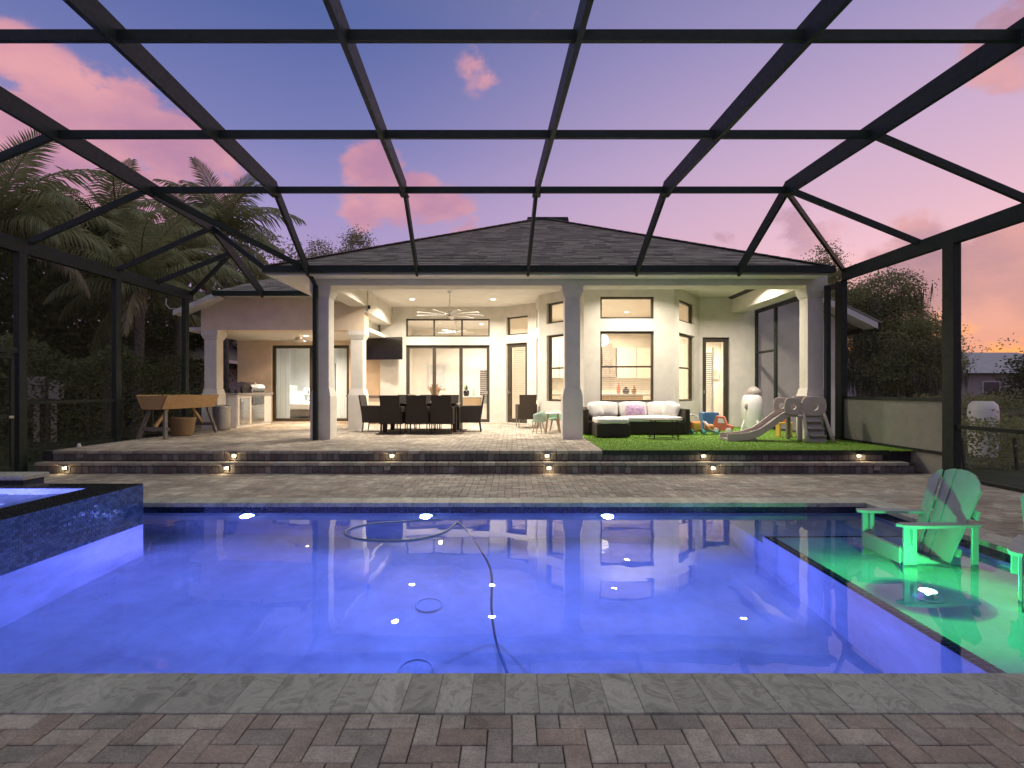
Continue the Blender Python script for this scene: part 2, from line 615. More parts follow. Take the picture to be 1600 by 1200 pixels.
def paver_field(name, parent, rects, z, mat, single=None):
    """most of the field as one part; pavers inside 'single' as parts of their own"""
    mb = MB()
    cache = {}
    for rect in rects:
        for r, full, hor in herringbone(*rect):
            dz = rnd.uniform(-.0025, .0025)
            cxm, cym = (r[0] + r[1]) / 2, (r[2] + r[3]) / 2
            if single and single[0] < cxm < single[1] and single[2] < cym < single[3]:
                key = (round(r[1] - r[0], 3), round(r[3] - r[2], 3))
                if key not in cache:
                    q = MB()
                    paver_shape(q, -key[0] / 2, key[0] / 2, -key[1] / 2, key[1] / 2, 0, -.05)
                    cache[key] = q.mesh('paver')
                o = link(cache[key], 'paver', mat, parent)
                o.location = (cxm, cym, z + dz)
                o.rotation_euler = (rnd.uniform(-.006, .006), rnd.uniform(-.006, .006), rnd.uniform(-.008, .008))
            else:
                paver_shape(mb, *r, z + dz, z - .03)
    mb.build(name, mat, parent, kind='stuff')


CW = .30    # coping width
paver_field('far_pavers', deck, [
    (DX0, DX1, PY1 + CW, 8.94), (PX1 + CW, DX1, -1.0, PY1 + CW), (DX0, PX0 - CW, SY1, PY1 + CW),
    (-4.2, PX1 + CW, -1.0, PY0 - CW), (DX0, -4.2, -1.0, SY0)], 0.0, M['paver'], single=(-2.95, 2.95, 1.72, 2.31))

# coping stones, one by one
cop_me = {}


def coping(x0, x1, y0, y1):
    key = (round(x1 - x0, 3), round(y1 - y0, 3))
    if key not in cop_me:
        cop_me[key] = MB().bbox(-key[0] / 2 + .0006, key[0] / 2 - .0006, -key[1] / 2 + .0006, key[1] / 2 - .0006, -.045, .006, .0022).mesh('coping_stone')
    o = link(cop_me[key], 'coping_stone', M['travertine'], pool)
    o.location = Vector(((x0 + x1) / 2, (y0 + y1) / 2, rnd.uniform(-.0015, .0015))) - Vector(pool.location)


pool = thing('swimming_pool', 'rectangular plaster swimming pool glowing blue with travertine edge', 'pool', (0, 4.6, -1.5))
CS = .152
n_ = round((PX1 + CW - (PX0 - CW)) / CS)
for i in range(n_):
    xa = PX0 - CW + i * CS
    if xa > -4.3:
        coping(xa, xa + CS, PY0 - CW, PY0 + .02)
    coping(xa, xa + CS, PY1 - .02, PY1 + CW)
for i in range(int((PY1 - PY0 - .04) / CS)):
    ya = PY0 + .02 + i * CS
    coping(PX1 - .02, PX1 + CW, ya, ya + CS)
for ya in (6.0, 6.15, 6.30, 6.45):
    coping(PX0 - CW, PX0 + .02, ya, ya + .14)

FZ = -1.42            # pool floor
SHX, SHY, SHZ = 2.70, 5.72, -.37   # tanning shelf
pf = MB()
# gently dished floor with a rounded cove along the walls
nx, ny = 40, 18
for j in range(ny + 1):
    for i in range(nx + 1):
        x = PX0 + (SHX - PX0) * i / nx
        y = PY0 + (PY1 - PY0) * j / ny
        d = min(x - PX0, y - PY0, PY1 - y)
        cove = max(0, .30 - d) ** 2 * 1.9
        pf.v.append((x, y, FZ + cove))
for j in range(ny):
    for i in range(nx):
        a = j * (nx + 1) + i
        pf.f.append((a, a + 1, a + nx + 2, a + nx + 1))
pf.build('floor', M['plaster'], pool, True, smooth=True)
for nm, q in (('wall', (PX0 - .15, PX0, PY0 - .15, PY1 + .15)), ('wall', (PX0, PX1, PY1, PY1 + .15)),
              ('wall', (PX0, PX1, PY0 - .15, PY0)), ('wall', (PX1, PX1 + .15, PY0 - .15, PY1 + .15))):
    MB().box(*q, FZ - .1, -.046).build(nm, M['plaster'], pool, True)
MB().box(SHX, PX1, PY0, SHY, FZ - .1, SHZ).build('tanning_shelf', M['plaster'], pool, True)
MB().box(SHX, PX1, SHY, PY1, FZ - .1, SHZ - .26).build('step', M['plaster'], pool, True)
# glazed tile band at the waterline (thin tiles laid on the wall) and nosing tiles along the shelf edge
tb = MB()


def tile_run(mb, p, q, z0, z1, nrm_, tw, th, tilt=.02, t=.006, gap=.0025):
    """rows of small tiles on a vertical wall from p to q (plan), facing nrm_"""
    p, q, nv = Vector((*p, 0)), Vector((*q, 0)), Vector((*nrm_, 0))
    L = (q - p).length
    d = (q - p) / L
    rows = max(1, round((z1 - z0) / th))
    th = (z1 - z0) / rows
    for r in range(rows):
        u = -(tw / 2) * (r % 2)
        while u < L:
            a, b = max(0, u) + gap / 2, min(L, u + tw) - gap / 2
            if b - a > .006:
                za, zb = z0 + r * th + gap / 2, z0 + (r + 1) * th - gap / 2
                tx, tz = rnd.gauss(0, tilt), rnd.gauss(0, tilt)
                c = [(a, za), (b, za), (b, zb), (a, zb)]
                um, zm = (a + b) / 2, (za + zb) / 2
                vs_ = []
                for (uu, zz) in c:
                    o_ = t + (uu - um) * tx + (zz - zm) * tz
                    vs_.append(p + d * uu + nv * o_ + Vector((0, 0, zz)))
                for (uu, zz) in c:
                    vs_.append(p + d * uu + Vector((0, 0, zz)))
                mb.add(vs_, [(0, 1, 2, 3), (0, 4, 5, 1), (1, 5, 6, 2), (2, 6, 7, 3), (3, 7, 4, 0)])
            u += tw


tile_run(tb, (PX0, PY1), (PX1, PY1), -.20, -.047, (0, -1), .15, .075, .004)
tile_run(tb, (PX1, PY1), (PX1, PY0), -.20, -.047, (-1, 0), .15, .075, .004)
tile_run(tb, (PX0, PY0), (PX1, PY0), -.20, -.047, (0, 1), .15, .075, .004)
tb.build('waterline_tiles', M['tile_dark'], pool, True, kind='stuff')
ns_ = MB()
yy = PY0 + .02
while yy < SHY - .05:
    for k in range(2):
        ns_.bbox(SHX + .004 + k * .052, SHX + .052 + k * .052, yy, yy + .046, SHZ, SHZ + .004, .001)
    yy += .05
xx = SHX + .11
while xx < PX1 - .05:
    ns_.bbox(xx, xx + .046, SHY - .052, SHY - .004, SHZ, SHZ + .004, .001)
    xx += .05
ns_.build('nosing_tiles', M['tile_dark'], pool, True, kind='stuff')
# drains on the floor
def surf_to_floor(px, py, depth):
    """where a line of sight, bent at the water surface, meets a depth under water"""
    d = Vector(((px - CX) / FPX, 1, (HY - py) / FPX))
    k = (CAMZ - WZ) / -d.z
    h = Vector((d.x, d.y)) * k
    s_in = math.sin(math.atan2(Vector((d.x, d.y)).length, -d.z))
    tt = math.tan(math.asin(s_in / 1.33))
    return h + h.normalized() * depth * tt
M['drain'] = pbr('drain_cover', (.62, .66, .75), .4, .05, 20.0)
for px, py in ((670, 946), (650, 1047)):
    c = surf_to_floor(px, py, WZ - FZ)
    c.y = min(c.y, PY1 - .45)
    dr = MB().lathe([(.13, 0), (.13, .012), (.118, .016), (.112, .008), (.02, .010)], (c.x, c.y, FZ + .004), 28).build('drain_cover', M['drain'], pool, True, smooth='auto')
# three lights low on the far wall
for px in (385, 665, 950):
    x = (px - CX) * (PY1 - .35) / FPX * 1.045
    z = -.30
    ring = MB().tube([(x + .085 * math.cos(t * math.pi / 10), PY1 - .012, z + .085 * math.sin(t * math.pi / 10)) for t in range(21)], .014, 8).build('light_ring', M['drain'], pool, True, smooth=True)
    lens = MB().lathe([(.08, 0), (.075, .03), (.05, .055), (.0, .065)], (0, 0, 0), 18, capt=False).xf(Matrix.Translation((x, PY1 - .004, z)) @ Matrix.Rotation(R(90), 4, 'X'))
    lens.build('light_lens', M['pool_lens'], pool, True, smooth=True)
    lamp('pool_lamp', 'SPOT', (x, PY1 - .09, z), 280, {385: (.31, .26, 1.0), 665: (.20, .27, 1.0), 950: (.26, .26, 1.0)}[px], .06, target=(x, 0, z - 1.1), spot=R(168), blend=.7, parent=pool)

water = struct(MB().quad((PX0, PY0, WZ), (PX1, PY0, WZ), (PX1, PY1, WZ), (PX0, PY1, WZ)).build('pool_water', M['water'], fix=False))

# bubbler on the shelf, lit green: its head sits just under the surface; shaped and added lamps stand over it
BUB = Vector((3.17, 4.05, SHZ))
M['bubbler_lens'] = emitter('bubbler_lens', (.70, 1.0, .50), 8)
bub = thing('bubbler_light', 'round green lit bubbler light in the shallow shelf water', 'pool light', tuple(BUB))
MB().lathe([(.10, 0), (.10, .02), (.07, .03), (.045, .10), (.045, .165)], (0, 0, 0), 24).build('body', M['drain'], bub, smooth='auto')
MB().lathe([(.043, .166), (.06, .175), (.055, .198), (.03, .212), (0, .216)], (0, 0, 0), 24, capt=False).build('lens', M['bubbler_lens'], bub, smooth=True)
gl = lamp('bubbler_lamp', 'POINT', BUB + Vector((0, 0, .245)), 150, (.07, 1.0, .10), .0, parent=bub)
gl.data.use_nodes = True
gt = NT(gl.data.node_tree)
gt.t.nodes.clear()
gd = gt.n('ShaderNodeSeparateXYZ', {0: gt.n('ShaderNodeTexCoord').outputs['Normal']})
down = gt.math('MULTIPLY', gd.outputs[2], -1.0)
# beam shaped to imitate a ring reflected off the water; cut towards deep end
beam = gt.ramp(down, [(0, 0), (.10, .05), (.19, .45), (.30, .9), (.41, 1.0), (.47, .55), (.53, .05), (.60, .004), (1, .003)])
side = gt.math('MULTIPLY', gt.math('MAXIMUM', gt.math('MULTIPLY', gd.outputs[0], -1.0), 0.0), .56)
beam = gt.math('MULTIPLY', beam, gt.maprange(gt.math('SUBTRACT', down, side), 0.0, .06))
ge = gt.n('ShaderNodeEmission', {'Color': (1, 1, 1, 1), 'Strength': beam})
gt.n('ShaderNodeOutputLight', {'Surface': ge.outputs[0]})
lamp('bubbler_chair_fill', 'POINT', BUB + Vector((0, 0, .31)), 64, (.05, 1.0, .26), .02, parent=bub)  # added lamp above the water, lights the chairs in the bubbler's stead

# ---------------------------------------------------------------- raised spa
spa = thing('raised_spa', 'raised square spa clad in dark blue mosaic tile with lit violet water', 'spa', ((SX0 + SX1) / 2, (SY0 + SY1) / 2, -.1))
RW = .40
sm = MB()
sm.box(SX1 - RW, SX1, SY0, SY1, FZ, SZ - .004)
sm.box(SX0, SX1 - RW, SY1 - .22, SY1, FZ, SZ - .004)
sm.box(SX0, SX1 - RW, SY0, SY0 + .3, FZ, SZ - .004)
sm.box(SX0, SX0 + .3, SY0 + .3, SY1 - .22, FZ, SZ - .004)
sm.build('wall', M['grout'], spa, True)
st = MB()
tile_run(st, (SX1, SY0), (SX1, SY1), WZ - .04, SZ - .004, (1, 0), .052, .026, .035)
tile_run(st, (SX0, SY1), (SX1, SY1), WZ - .04, SZ - .004, (0, 1), .052, .026, .035)
st.build('mosaic_tiles', M['tile_blue'], spa, True, kind='stuff')
MB().box(SX1, SX1 + .003, SY0, SY1, FZ, WZ - .045).build('plaster_face', M['plaster'], spa, True)
rm = MB()
for (x0, x1, y0, y1) in ((SX1 - RW, SX1, SY0, SY1), (SX0, SX1 - RW, SY1 - .22, SY1), (SX0, SX1 - RW, SY0, SY0 + .3)):
    nx_, ny_ = max(1, round((x1 - x0) / .1)), max(1, round((y1 - y0) / .1))
    for i in range(nx_):
        for j in range(ny_):
            a, b = x0 + (x1 - x0) * i / nx_, x0 + (x1 - x0) * (i + 1) / nx_
            c, d = y0 + (y1 - y0) * j / ny_, y0 + (y1 - y0) * (j + 1) / ny_
            rm.bbox(a + .001, b - .001, c + .001, d - .001, SZ - .004, SZ + .004, .0015)
M['rim_tile'] = pbr('spa_rim_tile', (.012, .014, .018), .22, .3, 25.0, spec=.5)
rm.build('rim_tiles', M['rim_tile'], spa, True, kind='stuff')
MB().box(SX0 + .3, SX1 - RW, SY0 + .3, SY1 - .22, -.75, -.6).build('floor', M['plaster'], spa, True)
bn = MB()
bn.box(SX0 + .3, SX1 - RW - .002, SY1 - .65, SY1 - .222, -.6, -.12)
bn.box(SX1 - RW - .45, SX1 - RW - .002, SY0 + .3, SY1 - .651, -.6, -.12)
bn.build('bench', M['plaster'], spa, True)
lin = MB()
lin.box(SX0 + .3, SX1 - RW - .002, SY1 - .221, SY1 - .218, -.6, SZ - .03)
lin.box(SX1 - RW - .002, SX1 - RW + .001, SY0 + .3, SY1 - .222, -.6, SZ - .03)
lin.box(SX0 + .297, SX0 + .3, SY0 + .3, SY1 - .222, -.6, SZ - .03)
lin.build('lining', M['plaster'], spa, True)
lamp('spa_lamp', 'POINT', (SX0 + 1.6, SY0 + 1.0, -.2), 520, (.48, .42, 1.0), .08, parent=spa)
struct(MB().quad((SX0 + .3, SY0 + .3, SZ - .01), (SX1 - RW, SY0 + .3, SZ - .01), (SX1 - RW, SY1 - .22, SZ - .01), (SX0 + .3, SY1 - .22, SZ - .01)).build('spa_water', M['water'], fix=False))
hb = thing('spa_back_ledge', 'low stone capped ledge along the back of the raised spa', 'ledge', (-6.9, 6.2, 0))
MB().box(-8.0, -5.55, 6.03, 6.3, 0, .38).build('wall', M['grout'], hb, True)
for i in range(8):
    a = -8.05 + i * .317
    MB().bbox(a + .002, a + .315, 6.0, 6.34, .38, .43, .006).build('cap_stone', M['travertine'], hb, True)

# ---------------------------------------------------------------- steps and raised patio
T1Y, T2Y = 8.94, 9.22
PXL, PXR = -8.04, 6.52
patio = struct(MB().box(DX0 + .06, DX1 + .5, T2Y + .10, 18.2, -.05, PZ - .012).build('patio', M['joint']))
paver_field('patio_pavers', patio, [(-9.6, -8.04, 14.0, 17.6), (-8.04, 1.6, T2Y + .2, 17.6), (1.6, 7.0, 15.3, 15.6)], PZ, M['paver_patio'])
steps = thing('patio_steps', 'two wide paver steps between pool deck and raised patio', 'steps', (-.8, 9.1, 0))
MB().box(PXL + .05, PXR + .3, T1Y + .06, T2Y + .1, 0, .165).build('core', M['joint'], steps, True)
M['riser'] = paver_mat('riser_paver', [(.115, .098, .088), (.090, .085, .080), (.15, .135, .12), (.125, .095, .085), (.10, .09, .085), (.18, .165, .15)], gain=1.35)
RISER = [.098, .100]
rb_me = MB().bbox(-.0475, .0475, 0, .06, 0, .118, .004).mesh('riser_brick')
nb_me = MB().bbox(-.0975, .0975, 0, .22, 0, .055, .008).mesh('nosing_paver')
base_l = Vector(steps.location)
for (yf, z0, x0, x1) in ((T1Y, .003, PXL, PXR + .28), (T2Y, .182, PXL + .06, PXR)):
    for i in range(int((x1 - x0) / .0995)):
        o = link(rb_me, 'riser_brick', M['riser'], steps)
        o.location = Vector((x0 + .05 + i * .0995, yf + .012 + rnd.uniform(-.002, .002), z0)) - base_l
    for i in range(int((x1 - x0) / .199)):
        xm = x0 + .1 + i * .199
        top = .183 if yf == T1Y else PZ + .003
        if yf == T2Y and xm > 1.55:
            continue
        o = link(nb_me, 'nosing_paver', M['paver'], steps)
        o.location = Vector((xm, yf - .008, top - .055 + rnd.uniform(-.001, .001))) - base_l
# turf over the right half of the patio
struct(MB().box(1.6, DX1 - .02, T2Y + .0, 15.3, PZ - .008, PZ + .004).build('turf_mat', M['turf_base']))
tv = MB()
for _ in range(36000):
    x, y = rnd.uniform(1.6, 6.95), T2Y + 6.05 * rnd.random() ** 1.4
    h, a = rnd.uniform(.012, .026), rnd.uniform(0, math.pi)
    wd = .006
    lx, ly = rnd.gauss(0, .008), rnd.gauss(0, .008)
    c, s_ = math.cos(a) * wd, math.sin(a) * wd
    o = len(tv.v)
    tv.v += [(x - c, y - s_, PZ + .003), (x + c, y + s_, PZ + .003), (x + lx, y + ly, PZ + h)]
    tv.f.append((o, o + 1, o + 2))
tf = tv.build('artificial_grass', M['turf'], fix=False, kind='stuff')
tag(tf, 'bright green artificial grass laid over part of the patio', 'grass')
tag(MB().box(1.58, PXR + .02, T2Y - .012, T2Y + .012, PZ - .07, PZ + .012).build('turf_edging', M['bronze']), 'thin black edging strip along the front of the artificial grass', 'edging')

# step lights
M['step_lens'] = emitter('step_light_lens', (1.0, .80, .48), 5)
M['step_off'] = pbr('unlit_step_lens', (.35, .34, .32), .3, .05, 10)
M['steel'] = pbr('brushed_steel', (.42, .41, .39), .35, .1, 30.0, metallic=.85)
STEP_LABELS = [['unlit light at the planter end of the upper step riser', 'lit upper step light between planter and porch column',
                'lit upper step light in front of the dining chairs', 'lit upper step light before the middle porch column',
                'lit upper step light under the edge of the artificial grass, before the coffee table', 'lit upper step light at the grass end beside the slide ladder'],
               ['lit lower step light at the spa end of the steps', 'lit lower step light between planter and porch column',
                'unlit lower step light in front of the dining chairs', 'lit lower step light before the middle porch column',
                'lit lower step light before the coffee table and grass', 'unlit lower step light at the end beside the grey kick panel']]
for row, pxs in ((0, [(125, 0), (365, 1), (612, 1), (855, 1), (1100, 1), (1343, 1)]), (1, [(100, 1), (353, 1), (605, 0), (858, 1), (1115, 1), (1370, 0)])):
    yf = T2Y if row == 0 else T1Y
    zc = .262 if row == 0 else .09
    for k_, (px, on) in enumerate(pxs):
        x = (px - CX) * yf / FPX
        t_ = thing('step_light', STEP_LABELS[row][k_], 'step light', (x, yf, zc), 0, 'square lights set in the step risers')
        MB().bbox(-.05, .05, -.006, .012, -.036, .036, .004).build('housing', M['steel'], t_)
        MB().bbox(-.020, .020, -.010, -.0065, -.016, .016, .0015).build('lens', M['step_lens'] if on else M['step_off'], t_)
        MB().prism([(-.045, .036), (-.006, .036), (-.006, .030), (-.045, .034)], -.05, .05, 'x').build('hood', M['steel'], t_)
        if on:
            lamp('step_lamp', 'POINT', (x, yf - .05, zc), 1.3, (1.0, .74, .42), .02, parent=t_)

# ================================================================ screened pool cage
cage = thing('pool_cage', 'dark bronze screened pool enclosure with flat roof beams', 'pool cage', (0, 5, 0))
BZ, RZT = 4.73, .25      # underside height of the flat roof beams, beam depth
EZ = 3.72                # underside of the side eave beams
RX9 = [-6.2, -4.06, -1.84, .42, 2.63, 4.71]


def rx(i, y):
    """the roof beams run a few degrees askew of the pool"""
    return RX9[i] + .055 * (9.1 - y)


PYS = [9.1, 7.13, 5.15, 3.15, 1.15, -.85, -2.9]
YF = -3.0
br = M['bronze']
for i in range(len(RX9)):
    ybend = 11.2 if i == 0 else 9.12
    yend, zend = (13.75, 3.80) if i == 0 else (10.82, 3.72)
    MB().add([(rx(i, y) + sx * .028, y, z) for sx in (-1, 1) for (y, z) in ((YF, BZ), (ybend, BZ), (ybend, BZ + RZT), (YF, BZ + RZT))],
             [(0, 1, 2, 3), (7, 6, 5, 4), (0, 4, 5, 1), (1, 5, 6, 2), (2, 6, 7, 3), (3, 7, 4, 0)]).build('roof_beam', br, cage, True)
    m_ = MB()
    m_.add([(rx(i, y) + sx * .026, y, z) for sx in (-1, 1) for (y, z) in ((ybend - .02, BZ + .01), (yend, zend), (yend + .01, zend + .21), (ybend - .02, BZ + RZT - .002))],
           [(0, 1, 2, 3), (7, 6, 5, 4), (0, 4, 5, 1), (1, 5, 6, 2), (2, 6, 7, 3), (3, 7, 4, 0)])
    m_.build('sloped_beam', br, cage, True)
    x = rx(i, ybend)
    MB().box(x - .07, x + .07, ybend - .16, ybend + .05, BZ - .003, BZ + .012).build('gusset_plate', br, cage, True)
for y in PYS:
    MB().box(rx(0, y) + .027, rx(5, y) - .027, y - .026, y + .026, BZ + .05, BZ + .155).build('purlin', br, cage, True)
    for s_, xe in ((-1, DX0), (1, DX1)):
        xi = rx(0, y) if s_ < 0 else rx(5, y)
        MB().bar((xi + s_ * .03, y, BZ + .11), (xe, y, EZ + .20), .052, .10, (0, 0, 1)).build('side_purlin', br, cage, True)
for x in (DX0, DX1):
    ye = 13.75 if x < 0 else 11.2
    MB().box(x - .055, x + .055, YF, ye, EZ, EZ + .235).build('eave_beam', br, cage, True)
br2 = [((rx(0, 9.12), 9.12, BZ + .1), (-4.15, 10.85, 3.86)), ((rx(0, 11.2), 11.2, BZ + .1), (-5.1, 10.95, 3.92)), ((DX0, 13.75, EZ + .16), (rx(0, 12.05), 12.05, 4.52)),
       ((DX0, 11.15, EZ + .2), (rx(0, 11.2), 11.2, BZ + .1)), ((rx(5, 9.12), 9.12, BZ + .1), (DX1, 11.2, EZ + .2)), ((rx(0, 12.05), 12.05, 4.52), (DX0, 12.4, EZ + .2))]
for a, b in br2:
    MB().bar(a, b, .052, .10).build('hip_beam', br, cage, True)
# posts
for x, ys in ((DX0, [13.5, 11.15, 8.97, 7.9, 6.0, 4.0, 2.0, 0.0, -3.0]), (DX1, [11.3, 8.46, 6.2, 4.0, 1.8, -.4, -3.0])):
    for y in ys:
        wd = (.05, .075) if x < 0 else (.062, .11)
        MB().box(x - wd[0], x + wd[0], y - wd[1], y + wd[1], PZ if y > 9.1 else 0, EZ).build('post', br, cage, True)
for x, y in ((-4.15, 11.22), (6.68, 11.25)):
    MB().box(x - .045, x + .045, y - .05, y + .05, PZ, 3.62).build('post', br, cage, True)
MB().tube([(-4.15, 11.22, 3.6), (-4.17, 11.1, 3.72), (-4.2, 10.95, 3.82)], .045, 8).build('downspout', br, cage, True, smooth=True)
# rails, kick panels, screens of the side walls
def side_bay(x, y0, y1, rail, kick=False, door=False):
    zb = PZ if (y0 + y1) / 2 > 9.1 else 0
    MB().box(x - .025, x + .025, y0, y1, rail, rail + .06).build('rail', br, cage, True)
    MB().box(x - .025, x + .025, y0, y1, zb, zb + .05).build('sill_rail', br, cage, True)
    if kick:
        MB().box(x - .004, x + .004, y0, y1, min(0, zb), rail).build('kick_panel', M['kick'], cage, True)
    else:
        MB().quad((x, y0, zb + .05), (x, y1, zb + .05), (x, y1, rail), (x, y0, rail)).build('screen_panel', M['screen'], cage, True)
    MB().quad((x, y0, rail + .06), (x, y1, rail + .06), (x, y1, EZ), (x, y0, EZ)).build('screen_panel', M['screen'], cage, True)
side_bay(DX0, 11.22, 13.43, 1.16)
side_bay(DX0, 9.05, 11.08, 1.16)
for a, b in ((6.07, 7.83), (4.07, 5.93), (2.07, 3.93), (.07, 1.93), (-2.93, -.07)):
    side_bay(DX0, a, b, 1.0)
side_bay(DX1, 8.57, 11.2, 1.22, kick=True)
side_bay(DX1, 6.31, 8.35, .80)
for a, b in ((4.11, 6.09), (1.91, 3.89), (-.29, 1.69), (-2.89, -.51)):
    side_bay(DX1, a, b, .80)
# screen door on the left wall
sd = MB()
sd.box(DX0 - .025, DX0 + .04, 7.98, 8.88, 2.02, 2.11)
sd.build('door_header', br, cage, True)
dr = MB()
for (a, b, c, d) in ((8.02, 8.08, .03, 1.99), (8.78, 8.84, .03, 1.99), (8.081, 8.779, 1.93, 1.99), (8.081, 8.779, .93, 1.0), (8.081, 8.779, .03, .13)):
    dr.box(DX0 - .015, DX0 + .02, a, b, c, d)
dr_o = dr.build('screen_door', br, cage, True)
MB().box(DX0 + .021, DX0 + .05, 8.72, 8.80, .94, .98).build('handle', M['steel'], dr_o, True)
MB().quad((DX0, 8.08, .1), (DX0, 8.78, .1), (DX0, 8.78, 1.95), (DX0, 8.08, 1.95)).build('screen_panel', M['screen'], cage, True)
MB().quad((DX0, 7.97, 2.11), (DX0, 8.9, 2.11), (DX0, 8.9, EZ), (DX0, 7.97, EZ)).build('screen_panel', M['screen'], cage, True)
# roof screens, one for every bay
for i in range(len(RX9) - 1):
    for j in range(len(PYS) - 1):
        MB().quad((rx(i, PYS[j]), PYS[j], BZ + .16), (rx(i + 1, PYS[j]), PYS[j], BZ + .16), (rx(i + 1, PYS[j + 1]), PYS[j + 1], BZ + .16), (rx(i, PYS[j + 1]), PYS[j + 1], BZ + .16)).build('roof_screen', M['screen_roof'], cage, True)
    if i > 0:
        MB().quad((rx(i, 9.12), 9.12, BZ + .16), (rx(i + 1, 9.12), 9.12, BZ + .16), (rx(i + 1, 10.8), 10.8, 3.9), (rx(i, 10.8), 10.8, 3.9)).build('roof_screen', M['screen_roof'], cage, True)
for j in range(len(PYS) - 1):
    for xi, xe in ((0, DX0), (5, DX1)):
        MB().quad((rx(xi, PYS[j]), PYS[j], BZ + .16), (xe, PYS[j], EZ + .24), (xe, PYS[j + 1], EZ + .24), (rx(xi, PYS[j + 1]), PYS[j + 1], BZ + .16)).build('roof_screen', M['screen_roof'], cage, True)
# porch side of the cage on the right
for y in (14.1, 15.2):
    MB().box(DX1 - .03, DX1 + .03, y - .05, y + .05, PZ, 3.7).build('post', br, cage, True)
MB().box(DX1 - .025, DX1 + .025, 14.15, 15.15, 2.44, 2.50).build('rail', br, cage, True)
MB().box(DX1 - .025, DX1 + .025, 11.41, 15.15, 3.60, 3.70).build('rail', br, cage, True)
MB().quad((DX1, 11.41, PZ), (DX1, 15.15, PZ), (DX1, 15.15, 3.6), (DX1, 11.41, 3.6)).build('screen_panel', M['screen'], cage, True)

# ================================================================ house
house = thing('house', 'single storey stucco house with grey hip roof and deep lit porch', 'house', (.7, 14, 0))
WT = M['stucco']


def wall_run(p0, p1, z0, z1, openings=(), t=.2, mat=None, name='wall', parent=None):
    """wall between two plan points with rectangular openings (u0,u1,z0,z1); its face looks toward (dy,-dx)"""
    p0, p1 = Vector((*p0, 0)), Vector((*p1, 0))
    d = (p1 - p0)
    L = d.length
    d /= L
    inn = Vector((-d.y, d.x, 0))
    us = sorted({0.0, L, *[o[0] for o in openings], *[o[1] for o in openings]})
    zs = sorted({z0, z1, *[o[2] for o in openings], *[o[3] for o in openings]})
    def solid(i, j):
        if i < 0 or j < 0 or i >= len(us) - 1 or j >= len(zs) - 1:
            return False
        u, z = (us[i] + us[i + 1]) / 2, (zs[j] + zs[j + 1]) / 2
        return not any(o[0] < u < o[1] and o[2] < z < o[3] for o in openings)
    def pt(u, z, k):
        return tuple(p0 + d * u + inn * (t * k) + Vector((0, 0, z)))
    mb = MB()
    for i in range(len(us) - 1):
        for j in range(len(zs) - 1):
            if not solid(i, j):
                continue
            a, b, c, e = us[i], us[i + 1], zs[j], zs[j + 1]
            mb.quad(pt(a, c, 0), pt(b, c, 0), pt(b, e, 0), pt(a, e, 0))
            mb.quad(pt(b, c, 1), pt(a, c, 1), pt(a, e, 1), pt(b, e, 1))
            if not solid(i - 1, j):
                mb.quad(pt(a, c, 1), pt(a, c, 0), pt(a, e, 0), pt(a, e, 1))
            if not solid(i + 1, j):
                mb.quad(pt(b, c, 0), pt(b, c, 1), pt(b, e, 1), pt(b, e, 0))
            if not solid(i, j - 1):
                mb.quad(pt(a, c, 1), pt(b, c, 1), pt(b, c, 0), pt(a, c, 0))
            if not solid(i, j + 1):
                mb.quad(pt(a, e, 0), pt(b, e, 0), pt(b, e, 1), pt(a, e, 1))
    return mb.build(name, mat or WT, parent or house, True, fix=False)


